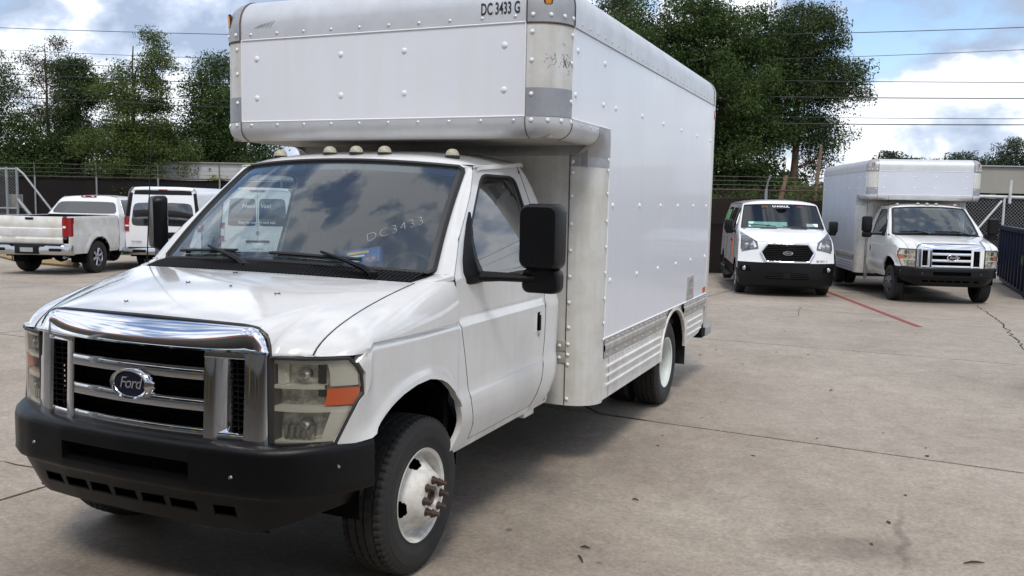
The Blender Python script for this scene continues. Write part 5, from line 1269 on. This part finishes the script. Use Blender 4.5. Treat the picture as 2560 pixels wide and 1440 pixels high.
def leaf_mesh(name, centres, nrm, size, material, sd):
    """centres (n,3): one small bent quad each"""
    g=np.random.default_rng(sd); n=len(centres)
    a=g.normal(size=(n,3)); a/=np.linalg.norm(a,axis=1,keepdims=True); b=np.cross(a,g.normal(size=(n,3))); b/=np.linalg.norm(b,axis=1,keepdims=True)
    s=(size*g.uniform(.55,1.35,size=n))[:,None]; w_=s*g.uniform(.35,.6,size=n)[:,None]
    v=np.stack([centres-a*s*.5, centres+b*w_*.5, centres+a*s*.5, centres-b*w_*.5],1).reshape(-1,3).astype(np.float32)
    me=bpy.data.meshes.new(name); me.vertices.add(4*n); me.vertices.foreach_set('co',v.ravel()); me.loops.add(4*n); me.loops.foreach_set('vertex_index',np.arange(4*n,dtype=np.int32)); me.polygons.add(n); me.polygons.foreach_set('loop_start',np.arange(0,4*n,4,dtype=np.int32)); me.polygons.foreach_set('loop_total',np.full(n,4,dtype=np.int32)); me.update(calc_edges=True); me.materials.append(MAT[material]); return me
def tree(name, base, H, tr, blobs, nleaf, leaf, lm, bm_, sd, label, group=None, lean=(0,0), clump=.45, twigs=0, part='crown', fill=.25, per=60):
    """blobs: (right, away, up, rad_horizontal, rad_vertical) relative to the base"""
    per=int(per*2.6); nleaf=int(nleaf*2.6); leaf*=.62
    g=np.random.default_rng(sd); rn=random.Random(sd); T=empty(name,base); tag(T,label,'tree',group)
    R3=Vector((RGT.x,RGT.y,0)); F3=Vector((FWD.x,FWD.y,0)); B=[(R3*b[0]+F3*b[1]+Vector((0,0,b[2])),b[3],b[4]) for b in blobs]
    tk=G(); pts=[]; n=9
    for i in range(n+1):
        t=i/n; pts.append(R3*(lean[0]*t+rn.uniform(-.1,.1)*tr*4*t)+F3*(lean[1]*t+rn.uniform(-.1,.1)*tr*4*t)+Vector((0,0,H*.92*t-.2)))
    tk.tube(pts,[tr*(1.25-.25*min(1,i/1.5)) if i<2 else tr*(1-.88*i/n) for i in range(n+1)],8)
    cent=[]; vol=[b[1]**2*b[2] for b in B]; tot=sum(vol); ncl=max(12,nleaf//per)
    for (c,rh,rv),vv in zip(B,vol):
        k=max(4,int(ncl*vv/tot)); u=g.normal(size=(k,3)); u/=np.linalg.norm(u,axis=1,keepdims=True); u*=(g.uniform(fill,1,size=(k,1)))**.6; q=u*np.array([rh,rh,rv])+np.array(c); cent.append(q)
        z0=max(.15*H,min(H*.85,c.z-rv*.7)); f=min(.98,(z0+.2)/(H*.92)); i=min(n-1,int(f*n)); st=pts[i].lerp(pts[i+1],f*n-i); md=st.lerp(c,.5)+Vector((rn.uniform(-.3,.3),rn.uniform(-.3,.3),rn.uniform(0,.4)))
        r0=max(.03,tr*.42*(1-.5*f)); tk.tube([st,md,c],[r0,r0*.7,r0*.35],6)
        for j in range(min(k,9+twigs)):
            p=Vector(q[j]); s2=st.lerp(c,rn.uniform(.4,.95)); tk.tube([s2,s2.lerp(p,.5)+Vector((rn.uniform(-.2,.2),rn.uniform(-.2,.2),rn.uniform(-.1,.25))),p],[r0*.33,r0*.2,r0*.07],4)
    tk.build('trunk',bm_,T,smooth=60)
    cent=np.concatenate(cent); idx=g.integers(0,len(cent),nleaf); P=cent[idx]+np.clip(g.normal(size=(nleaf,3)),-1.5,1.5)*np.array([clump,clump,clump*.62])
    put(part,leaf_mesh(part,P,None,leaf,lm,sd),T)
    return T
def make_trees():
    # left background
    L_=lambda r,d:VX(r,d,gz(*VX(r,d).xy)+.6)
    gl='trees behind the left fence'
    tree('bare_tree',L_(-28.6,49),10.6,.16,[(-.4,0,8.2,1.2,2.2),(.5,.3,6.6,1.3,1.8),(0,0,4.6,1.6,1.6)],1700,.16,'leaf_brown','twig',11,'tall sparse leafless tree at the far left edge',gl,twigs=40,clump=.25)
    tree('sparse_tree',L_(-26.3,50),11.0,.17,[(0,0,9.2,1.3,1.5),(0,0,8.0,1.5,1.2),(.9,0,7.0,1.1,1.2),(-.9,0,6.6,1.2,1.4),(.2,0,5.0,1.6,1.6)],5500,.17,'leaf_brown','twig',12,'thinly leaved brownish tree rising behind the dark trees on the left',gl,twigs=30,clump=.30)
    tree('leafy_tree',L_(-27.5,46),7.0,.24,[(-1.2,0,5.6,1.6,1.7),(.6,0,6.9,1.3,1.4),(1.5,.4,4.3,1.6,1.6),(2.9,.5,3.2,1.5,1.4),(-2.6,.4,4.0,1.5,1.6),(-1.6,0,2.6,1.8,1.6),(.6,0,2.3,1.9,1.5)],28000,.20,'leaf_oak','bark',13,'dense dark green tree left of the round-topped pine',gl)
    tree('pine_tree',L_(-23.2,47),9.2,.20,[(0,0,7.8,1.1,.95),(.45,0,6.8,1.0,.8),(-.7,0,5.9,.9,.9),(.8,0,4.8,.9,.9),(-.3,0,4.2,1.2,1.1)],15000,.19,'leaf_pine','bark',14,'dark pine with a rounded top left of the light pole',gl,clump=.33)
    tree('leafy_tree',L_(-21.4,52),6.4,.15,[(0,0,4.9,1.2,1.0),(.9,0,4.0,1.1,1.0),(-.7,0,3.4,1.2,1.2),(.3,0,2.4,1.5,1.2)],6500,.2,'leaf_oak','bark',15,'thin tree with sky showing through beside the light pole',gl,clump=.36)
    tree('leafy_tree',L_(-18.9,44),9.9,.20,[(.9,0,8.2,1.2,1.5),(-.9,0,6.9,1.3,1.2),(.3,0,6.6,1.5,1.2),(.5,0,5.4,1.8,1.3),(-1.0,-.3,4.2,1.7,1.2),(1.2,0,3.6,1.7,1.4),(.1,-.6,2.6,1.9,1.0)],24000,.18,'leaf_light','bark',16,'broad light green tree just left of the cargo box',gl,clump=.33,twigs=6,per=110)
    tree('leafy_tree',L_(-15.6,47),9.0,.22,[(0,0,7.2,1.7,1.8),(0,0,5.6,1.9,1.6),(-1.0,0,4.2,1.6,1.5),(1.2,0,4.0,1.8,1.8),(0,0,2.4,2.2,1.5)],26000,.21,'leaf_oak','bark',17,'dark tree hidden mostly behind the cargo box',gl)
    tree('yellow_shrub',L_(-15.0,43.2),2.6,.07,[(0,0,1.7,.75,.7),(.7,0,2.1,.6,.5)],1500,.16,'leaf_yellow','bark',18,'shrub with yellow leaves above the white wall left of the truck',gl,clump=.25)
    # undergrowth behind the left fence: one mass
    g=np.random.default_rng(21); n=80000; u=g.uniform(-34,-8,n); d=g.uniform(46.2,53,n); hmax=2.4+.9*np.sin(u*1.7)+.6*np.sin(u*4.1+1); z=g.uniform(0,1,n)**.8*hmax
    P=np.stack([CAM.x+FWD.x*d+RGT.x*u,CAM.y+FWD.y*d+RGT.y*u,z+.3],1); tag(put('undergrowth',leaf_mesh('undergrowth',P,None,.18,'leaf_oak',22)),'dark undergrowth massed behind the left fence','undergrowth',kind='stuff')
    n=24000; u=g.uniform(-44,8,n); d=g.uniform(58,64,n); z=g.uniform(0,1,n)*(4.4+.9*np.sin(u*.9)+.5*np.sin(u*2.3)); P=np.stack([CAM.x+FWD.x*d+RGT.x*u,CAM.y+FWD.y*d+RGT.y*u,z],1); tag(put('woodland',leaf_mesh('woodland',P,None,.42,'leaf_oak',23)),'shadowy woodland closing the view far behind the left fence','woodland',kind='stuff')
    # right background
    gr='trees behind the right fence'; Rr=lambda r,d:VX(r,d,-.45)
    tree('oak_tree',Rr(8.9,37),10.6,.42,[(-3.3,0,7.4,2.1,1.6),(-1.2,0,8.6,2.2,1.8),(-3.0,0,5.6,2.0,1.6),(-.4,-.5,6.4,2.3,1.7),(-2.2,0,3.8,2.1,1.6),(.6,0,4.6,2.0,1.6),(-.6,0,2.6,2.2,1.3),(1.4,.4,2.9,1.5,1.3),(-1.5,-.8,9.9,1.5,.9),(1.0,.3,7.0,1.8,1.5),(.9,.3,9.0,1.7,1.3),(-4.6,.2,6.3,1.5,1.3),(1.2,.5,5.6,1.7,1.2),(-3.6,.3,9.0,1.5,1.2),(1.7,.5,1.8,1.4,1.0)],80000,.19,'leaf_oak','bark',31,'huge dark oak rising behind the cargo van',gr,clump=.40,per=210,twigs=4)
    tree('pine_tree',Rr(12.0,38),10.8,.24,[(.2,0,9.4,1.6,1.2),(1.6,0,7.9,1.3,.8),(.0,0,7.2,1.5,1.0),(1.9,0,6.9,1.0,.6),(-.6,0,8.6,1.4,1.0),(1.3,0,5.3,1.0,.65),(.3,0,5.6,1.1,.9),(.9,0,4.2,.8,.6),(.7,0,2.9,.55,.9)],27000,.17,'leaf_pine','bark_pine',32,'tall pine with reaching branches on the right side of the oak',gr,clump=.30,twigs=12,fill=.4)
    tree('pine_tree',Rr(4.6,40),11.6,.22,[(0,0,10.4,1.3,1.1),(.9,0,9.3,1.2,.9),(-1.1,0,9.2,1.3,1.0),(-.2,0,7.6,1.6,1.2)],11000,.19,'leaf_pine','bark',33,'pine crown showing just above the cargo box roof line',gr,clump=.33)
    tree('young_tree',Rr(11.6,33),3.3,.07,[(-.6,0,2.4,.8,.7),(.5,0,2.7,.8,.6),(0,0,1.6,1.0,.7)],3200,.16,'leaf_light','bark',34,'low bright green young tree beside the orange trunk behind the van',gr,clump=.28)
    # bare reddish trunks standing behind the fence
    for r,d,h,rad,lab,ln in ((11.0,32.5,4.4,.085,'slender orange-brown bare trunk right of the cargo van',.22),(9.35,32,3.3,.11,'thick reddish bare trunk behind the cargo van',.5)):
        T=empty('dead_tree',Rr(r,d)); tag(T,lab,'tree'); G().tube([(0,0,-.2),(ln*.3*RGT.x,ln*.3*RGT.y,h*.35),(ln*.6*RGT.x,ln*.6*RGT.y,h*.7),(ln*RGT.x,ln*RGT.y,h)],[rad*1.15,rad,rad*.85,rad*.6],9).build('trunk','wood_pole',T,smooth=60)
    # far tree line on the right: trees that can be told apart
    gf='far trees above the right building'; k=0
    for px,top,wd,lab in ((2215,372,50,'low far tree right of the big pine'),(2262,388,55,'small far tree above the parked truck roof'),(2330,395,60,'lowest far tree above the truck box'),(2395,378,75,'round far tree above the right end of the truck box'),(2460,388,60,'far tree above the tan wall corner'),(2520,345,85,'tallest far tree at the right edge'),(2590,370,70,'far tree cut by the right edge')):
        d=88; r=(px-1280)/2192.5*d; zt=1.77+(513+(px-1920)*.0195-top)/2192.5*d; rw=wd/2192.5*d*.62; k+=1
        tree('far_tree',VX(r,d,-.6),zt+.6,.18,[(0,0,zt-rw*.45,rw,rw*.75),(rw*.5,0,zt-rw*1.2,rw,rw*.8),(-rw*.6,0,zt-rw*1.3,rw,rw*.8),(0,0,zt-rw*2.2,rw*1.3,rw)],5200,.36,'leaf_far','bark',40+k,lab,gf,clump=.45)
    n=9000; u=g.uniform(20,75,n); d=g.uniform(95,100,n); z=g.uniform(0,1,n)*(5.2+.9*np.sin(u*.5)+.5*np.sin(u*1.9)); P=np.stack([CAM.x+FWD.x*d+RGT.x*u,CAM.y+FWD.y*d+RGT.y*u,z-.5],1); tag(put('far_woodland',leaf_mesh('far_woodland',P,None,.8,'leaf_far',24)),'hazy woodland along the horizon on the right','woodland',kind='stuff')
    n=30000; u=g.uniform(-4,14,n); d=g.uniform(43,48,n); z=g.uniform(0,1,n)*(3.4+.8*np.sin(u*1.1)+.5*np.sin(u*2.7)); P=np.stack([CAM.x+FWD.x*d+RGT.x*u,CAM.y+FWD.y*d+RGT.y*u,z-.5],1); tag(put('undergrowth',leaf_mesh('undergrowth',P,None,.22,'leaf_oak',25)),'dark undergrowth massed behind the right fence','undergrowth',kind='stuff')

def make_surroundings():
    # grass bank at the left fence
    rows=[]
    for d in (30,34,38,41,44,60,90):
        z=interp([(30,-.42),(34,-.20),(38,.30),(41,.62),(44,.70),(60,.55),(90,-.5)],d); rows.append([tuple(VX(r,d,z+.03*math.sin(r*1.3+d))) for r in lin(-60,4,40)])
    tag(G().grid(rows).build('grass_bank','grass',smooth=60),'rough grass bank below the left fence','grass bank',kind='structure')
    # ---- left fence
    F=empty('screened_fence',VX(-20,42,.62)); tag(F,'black screened fence with barbed wire across the left background','fence'); Fi=F.matrix_basis.inverted() if False else None
    o=VX(-20,42,.62)
    def q(r,z,d=42): return tuple(VX(r,d,z)-o)
    px=[-34.5+2.93*i for i in range(15)]
    for a,b in zip(px,px[1:]):
        rows=[[ (lambda p:(p[0],p[1],p[2]))(q(lerp(a,b,t),lerp(.66,2.42-.04*math.sin(math.pi*t)*(1 if h==1 else 0),h),42.03+.03*math.sin(t*9+a)*math.sin(h*3))) for t in lin(0,1,6)] for h in lin(0,1,4)]
        G().grid(rows).build('screen_panel','screen_cloth',F,smooth=60)
    for a in px:
        G().tube([q(a,.4,41.96),q(a,2.48,41.96)],.045,8).build('post','galvanised',F); G().tube([q(a,2.44,41.96),q(a+.03,3.12,41.86)],.024,6).build('barb_arm','steel_pole',F)
    G().tube([q(px[0],2.45,41.95),q(px[-1],2.45,41.95)],.028,6).build('top_rail','rusty_wire',F)
    for z in (2.66,2.86,3.06): G().tube([q(lerp(px[0],px[-1],t),z-.03*abs(math.sin(t*13*math.pi)),41.88) for t in lin(0,1,52)],.006,4).build('barbed_wire','steel_pole',F)
    g=G()
    for i in range(240):
        r=lerp(px[0],px[-1],i/239); g.tube([q(r-.02,2.45,41.95),q(r+.01,2.53,41.95)],.008,3)
    tag(g.build('wire_tips','rusty_wire',F,smooth=0),kind='stuff')
    # ---- enclosure at the far left
    E=empty('mesh_enclosure',VX(-20.6,36,-.3)); tag(E,'chain link enclosure with slanted panel and long braces at the far left','enclosure'); o=VX(-20.6,36,-.3)
    def e(r,z,d=36): return tuple(VX(r,d,z)-o)
    for r in (-23.4,-20.70,-20.28): G().tube([e(r,-.3),e(r,2.70)],.055,8).build('post','galvanised',E)
    G().tube([e(-23.4,2.62),e(-20.28,2.62)],.04,8).build('rail','galvanised',E); G().tube([e(-23.4,1.02),e(-20.28,1.02)],.04,8).build('rail','galvanised',E)
    G().tube([e(-20.28,2.66),e(-20.0,2.42),e(-18.7,.70)],.045,6).build('brace','galvanised',E); G().tube([e(-20.28,1.40),e(-19.75,.72)],.075,6).build('brace','galvanised',E)
    G().box(Vector(e(-21.3,2.22,35.9)),(1.5,.05,.34),0,Matrix.Rotation(-.4,3,'Z')@Matrix.Rotation(.5,3,'X')).build('slanted_panel','panel_white',E,smooth=0)
    G().box(Vector(e(-20.55,1.32,36.3)),(.55,.3,.55),.01).build('cabinet','wall_tan',E)
    g=G()
    for k in range(-26,40):
        a=-23.4+k*.12; 
        for sg in (1,-1):
            r0,r1=(a,a+2.9) if sg==1 else (a+2.9,a); pts=[]
            for t in lin(0,1,40):
                r=lerp(r0,r1,t)
                if -23.4<=r<=-20.28: pts.append(e(r,-.28+2.9*t))
            if len(pts)>1: g.tube([pts[0],pts[-1]],.006,3,cap=False)
    tag(g.build('chain_link','galvanised',E,smooth=0),kind='stuff')
    # ---- right fence with chain link, screen and barbed wire
    F=empty('chain_link_fence',VX(9,25.6,-.3)); tag(F,'chain link fence with black lower screen and barbed wire behind the cargo van','fence'); o=VX(9,25.6,-.3)
    def f(r,z,d=25.6): return tuple(VX(r,d,z)-o)
    px=[-4.9,-1.85,1.2,4.25,7.30,10.30,11.9]
    for a,b in zip(px,px[1:]):
        rows=[[f(lerp(a,b,t),lerp(-.25,1.98-.22*math.sin(math.pi*t)*h*(.3 if a<9 else 1),h),25.66+.03*math.sin(t*8+a)) for t in lin(0,1,8)] for h in lin(0,1,4)]
        G().grid(rows).build('screen_panel','screen_cloth',F,smooth=60)
    for a in px: 
        G().tube([f(a,-.3,25.55),f(a,2.22,25.55)],.045,8).build('post','galvanised',F); G().tube([f(a,2.18,25.55),f(a+.03,2.42,25.52),f(a+.08,2.62,25.44)],.028,6).build('barb_arm','galvanised',F)
    G().tube([f(px[0],2.19,25.55),f(px[-1],2.19,25.55)],.026,6).build('top_rail','rusty_wire',F)
    for z in (2.33,2.45,2.57): G().tube([f(lerp(px[0],px[-1],t),z,25.48) for t in lin(0,1,3)],.0045,4).build('barbed_wire','steel_pole',F)
    g=G()
    for i in range(110): r=lerp(px[0],px[-1],i/109); g.tube([f(r-.02,2.19),f(r+.01,2.27)],.007,3)
    tag(g.build('wire_tips','rusty_wire',F,smooth=0),kind='stuff')
    def links(F,f,r0,r1,z0,z1,d,step=.085,rad=.004,m='rusty_wire'):
        g=G(); h=z1-z0; k=r0-h
        while k<r1:
            for sg in (1,-1):
                a=(k,z0) if sg==1 else (k+h,z0); b=(k+h,z1) if sg==1 else (k,z1)
                t0,t1=0,1
                for lim in (r0,r1):
                    if abs(b[0]-a[0])>1e-9:
                        t=(lim-a[0])/(b[0]-a[0])
                        up=(b[0]>a[0])==(lim==r0)
                        if up: t0=max(t0,t)
                        else: t1=min(t1,t)
                if t1-t0>.02: g.tube([f(lerp(a[0],b[0],t0),lerp(a[1],b[1],t0),d),f(lerp(a[0],b[0],t1),lerp(a[1],b[1],t1),d)],rad,3,cap=False)
            k+=step
        return tag(g.build('chain_link',m,F,smooth=0),kind='stuff')
    links(F,f,px[0],px[-1],1.2,2.19,25.6)
    # ---- rolling gate on the right
    Gt=empty('rolling_gate',VX(14.5,25.4,-.3)); tag(Gt,'white pipe framed chain link gate with diagonal brace at the right','gate'); o=VX(14.5,25.4,-.3)
    def h(r,z,d=25.4): return tuple(VX(r,d,z)-o)
    G().tube([h(12.0,2.15),h(18.5,2.10)],.045,8).build('top_pipe','white_pipe',Gt); G().tube([h(14.12,-.2),h(14.12,2.12)],.035,8).build('upright','white_pipe',Gt); G().tube([h(14.22,1.95,25.3),h(14.22,2.62,25.3)],.04,8).build('tall_post','white_pipe',Gt)
    G().tube([h(14.05,2.02),h(12.9,.55)],.032,8).build('brace','white_pipe',Gt); G().tube([h(12.0,.15),h(18.5,.1)],.04,8).build('bottom_pipe','white_pipe',Gt)
    for r in (12.0,16.3,18.5): G().tube([h(r,-.2),h(r,2.13)],.035,8).build('upright','white_pipe',Gt)
    G().grid([[h(r,z,25.5) for r in lin(12.0,18.5,10)] for z in (.1,2.08)]).build('screen_panel','screen_cloth',Gt)
    links(Gt,h,12.0,18.5,.15,2.12,25.42,.10,.0042,'galvanised')
    # ---- tan building, white building
    B=empty('tan_building',VX(24,40,-.5)); tag(B,'flat roofed tan building above the gate at the right edge','building'); rz=math.atan2(RGT.y,RGT.x)
    def wall(T,name,m,r0,r1,d0,d1,z0,z1,bev=.01):
        c=VX((r0+r1)/2,(d0+d1)/2,0)-T.location; g=G().box((0,0,0),(r1-r0,d1-d0,z1-z0),bev); ob=g.build(name,m,T,(c.x,c.y,(z0+z1)/2-T.location.z),(0,0,rz),smooth=0); return ob
    wall(B,'wall','wall_dark',21.2,44,40.5,50,-.5,2.5); wall(B,'fascia','wall_tan',20.6,44.5,39.8,50.5,2.5,3.68); wall(B,'roof_edge','cap_grey',20.5,44.6,39.7,50.6,3.68,3.74)
    for r in (21.5,26,31,36): wall(B,'column','wall_tan',r,r+.3,39.9,40.2,-.5,2.5)
    B=empty('white_building',VX(-13,44.5,-.5)); tag(B,'low white metal building behind the left fence','building')
    wall(B,'wall','wall_white',-18.45,-8,44.2,45.3,-.5,3.28); wall(B,'roof_edge','wall_tan',-18.5,-7.9,44.1,45.4,3.28,3.34)
    for k in range(10): wall(B,'panel_seam','wall_tan',-17.8+1.0*k,-17.775+1.0*k,44.185,44.198,0,3.27,0)
    # ---- dumpster at the right edge
    D=empty('dumpster',(7.0,21.6,gz(6,21.6))); tag(D,'dark blue steel dumpster at the right edge behind the parked truck','dumpster')
    g=G(); g.b2(-1.22,1.22,-3.2,3.2,.12,1.52); g.build('body','dumpster_blue',D,smooth=0)
    for y in [-3.15+.63*i for i in range(11)]:
        for s in (-1,1): G().b2(s*1.22,s*1.32,y-.05,y+.05,.14,1.46,.01).build('rib','dumpster_blue',D)
    for s in (-1,1): G().b2(s*1.20,s*1.34,-3.24,3.24,1.46,1.58,.02).build('top_rail','dumpster_blue',D); G().b2(s*1.0,s*1.25,-3.2,3.2,.02,.14,.01).build('skid','dumpster_blue',D)
    for x in (-.8,-.3,.3,.8): G().b2(x-.04,x+.04,-3.28,-3.2,.14,1.46,.01).build('rib','dumpster_blue',D)
    G().box((-1.325,-2.0,.86),(.01,.42,.24),0).build('sign','black_print',D,smooth=0); text('ABC',.17,'green_print','sign_lettering',D,frame((-1.333,-1.82,.80),(0,-1,0),(0,0,1)),.001)
    # ---- floodlight pole
    P=empty('light_pole',VX(-23.95,55,.3)); tag(P,'slim pole carrying two floodlights above the left trees','light pole'); o=VX(-23.95,55,.3)
    def p_(r,z): return tuple(VX(r,55,z)-o)
    G().tube([p_(-24.05,0),p_(-23.98,5),p_(-23.92,7.9)],[.13,.11,.08],8).build('pole','wood_pole',P); G().tube([p_(-24.28,8.25),p_(-24.25,7.98),p_(-23.92,7.85),p_(-23.60,7.98),p_(-23.55,8.25)],.05,6).build('yoke','steel_pole',P)
    for r,a in ((-24.25,.7),(-23.5,-.5)): G().box(Vector(p_(r,8.45)),(.40,.16,.34),.03,Matrix.Rotation(.4,3,'Z')@Matrix.Rotation(a,3,'Y')).build('floodlight','steel_pole',P)
    # ---- overhead wires (three supports each, sagging spans)
    for k,(yl,ym,yr,dl,dr,rad,lab) in enumerate(((68,93,66,43.3,33,.015,'topmost thin overhead wire'),(122,156,121,43.3,33,.011,'second overhead wire from the top'),(154,190,206,43.3,33,.015,'third overhead wire from the top'),(182,228,246,43.3,33,.020,'fourth overhead wire from the top, a thick one'),(220,275,297,43.3,33,.012,'fifth overhead wire from the top'),(237,292,312,43.3,33,.020,'lowest thick overhead wire'))):
        def pt(u,v,d):
            X=_r2*((u-1280)/2192.5*d)-_u2*((v-720)/2192.5*d)+_f*d; return CAM+X
        a=pt(-60,yl-1,dl); m_=pt(1180,ym,(dl+dr)/2); b=pt(2620,yr,dr); pts=[]
        for i in range(41):
            t=i/40; q0=a*(1-t)*(1-2*t)+m_*4*t*(1-t)+b*t*(2*t-1); pts.append(q0)
        pts=[pts[0]+(pts[0]-pts[1])*26]+pts+[pts[-1]+(pts[-1]-pts[-2])*26]
        tag(G().tube(pts,rad,5).build('overhead_wire','wire_black',smooth=60),lab+' crossing the sky','wire','overhead wires')
    # ---- storefront and bollards behind the viewer (seen mirrored in the chrome grille)
    S=empty('storefront',(-1,-10.4,0)); tag(S,'white storefront with dark windows mirrored in the chrome grille','building')
    G().b2(-15,13,-4,0,0,.9).build('plinth','wall_white',S,smooth=0)
    G().b2(-15,13,-4,-.05,.9,2.5).build('window_wall','dark_glass',S,smooth=0)
    for x in [-15+2.33*i for i in range(13)]: G().b2(x-.12,x+.12,-.06,.02,.9,2.5).build('mullion','wall_white',S,smooth=0)
    G().b2(-15.2,13.2,-4.2,6.7,3.5,4.1).build('canopy','wall_white',S,smooth=0); G().b2(-15.2,13.2,6.7,6.74,3.62,3.95).build('canopy_stripe','orange_print',S,smooth=0)  # canopy roof out of view, extended over the viewer to shade the foreground
    for x in (-11,-4.6,9.5): G().b2(x-.13,x+.13,6.0,6.26,0,3.5,.01).build('canopy_post','wall_white',S)
    for i,x in enumerate((-3.6,-1.9,-.4,1.3)):
        bo=G().lathe([(0,.085),(1.0,.085),(1.05,.07),(1.075,.0)],14,'z').build('bollard','bollard_yellow',None,(x,-7.6+.1*i,0)); tag(bo,('leftmost','second from the left','third from the left','rightmost')[i]+' yellow steel bollard in front of the storefront','bollard','yellow bollards')
    # ---- kerb behind the pickup
    K=tag(G().tube([Vector((-25.5,16.8,gz(-25.5,16.8)+.06)),Vector((-20.1,14.0,gz(-20.1,14)+.06)),Vector((-17.2,13.4,gz(-17,13)+.06))],.12,4).build('kerb','kerb_yellow',smooth=0),'worn yellow kerb beyond the pickup tailgate','kerb',kind='structure')
leaf_mat('grass',(.035,.045,.012),(.06,.07,.02),(.09,.09,.03),1.5)
make_surroundings(); make_trees()
# ================================================================== small things on the truck and on the ground
def small_things():
    # cardboard packet on the dashboard
    c=empty('filter_box',(.345,.44,1.40),.25); tag(c,'blue and yellow product box lying on the truck dashboard','box')
    c.rotation_euler=(-.62,-.16,.18); c.scale=(.78,.78,.78)
    G().b2(-.13,.13,-.035,.035,0,.12,.002).build('carton','carton_blue',c)
    G().b2(-.11,.05,-.0365,-.0355,.078,.100).build('yellow_print','carton_yellow',c,smooth=0); G().b2(-.10,.02,-.0365,-.0355,.055,.068).build('white_print','white_print',c,smooth=0)
    G().b2(-.09,-.01,-.0365,-.0355,.015,.040).build('white_print','white_print',c,smooth=0); G().b2(.03,.06,-.0365,-.0355,.018,.042).build('red_print','orange_print',c,smooth=0); G().b2(.075,.105,-.0365,-.0355,.018,.042).build('red_print','orange_print',c,smooth=0)
    # twigs and leaves that can be picked out
    for k,(x,y,l,a) in enumerate(((1.607,.456,.085,2.2),(1.585,.60,.05,.1),(1.62,1.42,.04,.0),(3.40,1.28,.11,.5),(2.47,5.3,.05,1.0))):
        lab=('brown twig lying near the bottom edge in front of the wet stain','short tan leaf stem just behind the bottom twig','small dark leaf between the front wheel and the wet stain','bent dry twig near the bottom right corner','small leaf far right on the open concrete')[k]
        dx,dy=math.cos(a)*l/2,math.sin(a)*l/2
        g=G().tube([(-dx,-dy,.006),(-dx*.2,-dy*.1,.012),(dx*.4,dy*.5,.010),(dx,dy,.005)],[.003,.006,.005,.002],5)
        tag(g.build('twig','litter',None,(x,y,gz(x,y)+.002)),lab,'twig')
    g=G(); rr=random.Random(3)
    for k in range(140):
        x,y=rr.uniform(-6,6.5),rr.uniform(-1.8,13); 
        if -1.1<x<1.1 and -.6<y<5.5: continue
        a=rr.uniform(0,6.28); l=rr.uniform(.008,.03); w_=l*rr.uniform(.25,.6); z=gz(x,y)+.003
        ca,sa=math.cos(a),math.sin(a); P=lambda u,v,h:(x+u*ca-v*sa,y+u*sa+v*ca,z+h)
        g.add([P(-l,0,0),P(0,-w_,.004),P(l,0,.001),P(0,w_,.006)],[(0,1,2,3)])
    tag(g.build('leaf_litter','litter',smooth=0),'tiny dead leaves and grit scattered over the concrete','litter',kind='stuff')
mat('litter',(.085,.055,.035),.9,noise_amt=.5,noise_scale=3,dark=(.03,.022,.018))
small_things()
glass('chalk',(1,1,1),-.06,haze=((.8,.82,.85),.28))
truck=make_truck(); add_cargo_box(truck)
tag(truck,'large white box truck in the foreground with chrome grille and attic over the cab','box truck','white box trucks')
def place(o,x,y,rz,label,cat,group=None,tilt=True):
    o.location=(x,y,gz(x,y)); o.rotation_euler=(0,0,rz); tag(o,label,cat,group); return o
t2=copy_tree(truck); place(t2,3.812,16.945,.284,'white box truck parked in the background with attic over the cab','box truck','white box trucks')
for ch in t2.children_recursive:
    nm=ch.name.split('.')[0]
    if nm in ('wheel','hub','lug_nut') and ch.type=='MESH':
        ch.material_slots[0].link='OBJECT'; ch.material_slots[0].material=MAT['rim_grey']
    if nm in ('side_panel','front_panel','skirt','skirt_rib'):
        ch.material_slots[0].link='OBJECT'; ch.material_slots[0].material=MAT['panel_old']
for ch in list(t2.children_recursive):
    if ch.name.split('.')[0] in ('fleet_number','scuff','post_scratches'): bpy.data.objects.remove(ch)
place(make_transit(),.66,16.87,.242,'white cargo van with wide black grille and black bumper, facing the camera','van')
place(make_pickup(),-16.08,12.03,.315,'white pickup truck seen from behind with red tail lights and chrome bumper','pickup truck')
place(make_rear_van('savana'),-14.62,13.90,.490,'white van seen from behind with dark rear windows and black pillar trim','van')
place(make_rear_van('ram'),-13.05,15.75,.63,'white delivery van seen through the truck windshield with lettered rear windows','van')
# handwriting on the glass, specks on the hood
wsx=[o for o in truck.children if o.name.split('.')[0]=='windshield'][0]
p0=ws_pt(.56,.20); px_=ws_pt(.66,.22)-ws_pt(.52,.19); py_=ws_pt(.56,.30)-ws_pt(.56,.20)
text('DC3433',.085,'chalk','chalk_number',wsx,frame(tuple(p0+Vector((0,-.006,.006))),tuple(px_+py_*.55),tuple(py_-px_*.3)),.0004,.1,1.1,bold=-.0030)
hd=[o for o in truck.children if o.name.split('.')[0]=='hood'][0]
from mathutils.bvhtree import BVHTree
bv=BVHTree.FromPolygons([v.co[:] for v in hd.data.vertices],[p_.vertices[:] for p_ in hd.data.polygons])
for x,y,lab,sc in ((.405,-.345,'curled dead leaf on the truck hood above the headlight',.62),(-.17,-.29,'small dead leaf on the passenger side of the truck hood',.5),(-.08,-.06,'tan leaf bit on the hood below the wiper',.55),(-.24,-.60,'speck of debris at the front edge of the truck hood',.4),(.10,-.30,'tiny dark speck in the middle of the truck hood',.25)):
    hit=bv.ray_cast(Vector((x,y,2)),Vector((0,0,-1)))[0]
    if hit:
        ob=G().tube([(.022*sc*math.cos(a),.016*sc*math.sin(a),.003*math.sin(a*2)+.004) for a in lin(.4,4.6,8)],[.001,.0025,.003,.003,.003,.003,.0025,.002,.001],4).build('dead_leaf','litter',None,tuple(hit)); tag(ob,lab,'leaf')
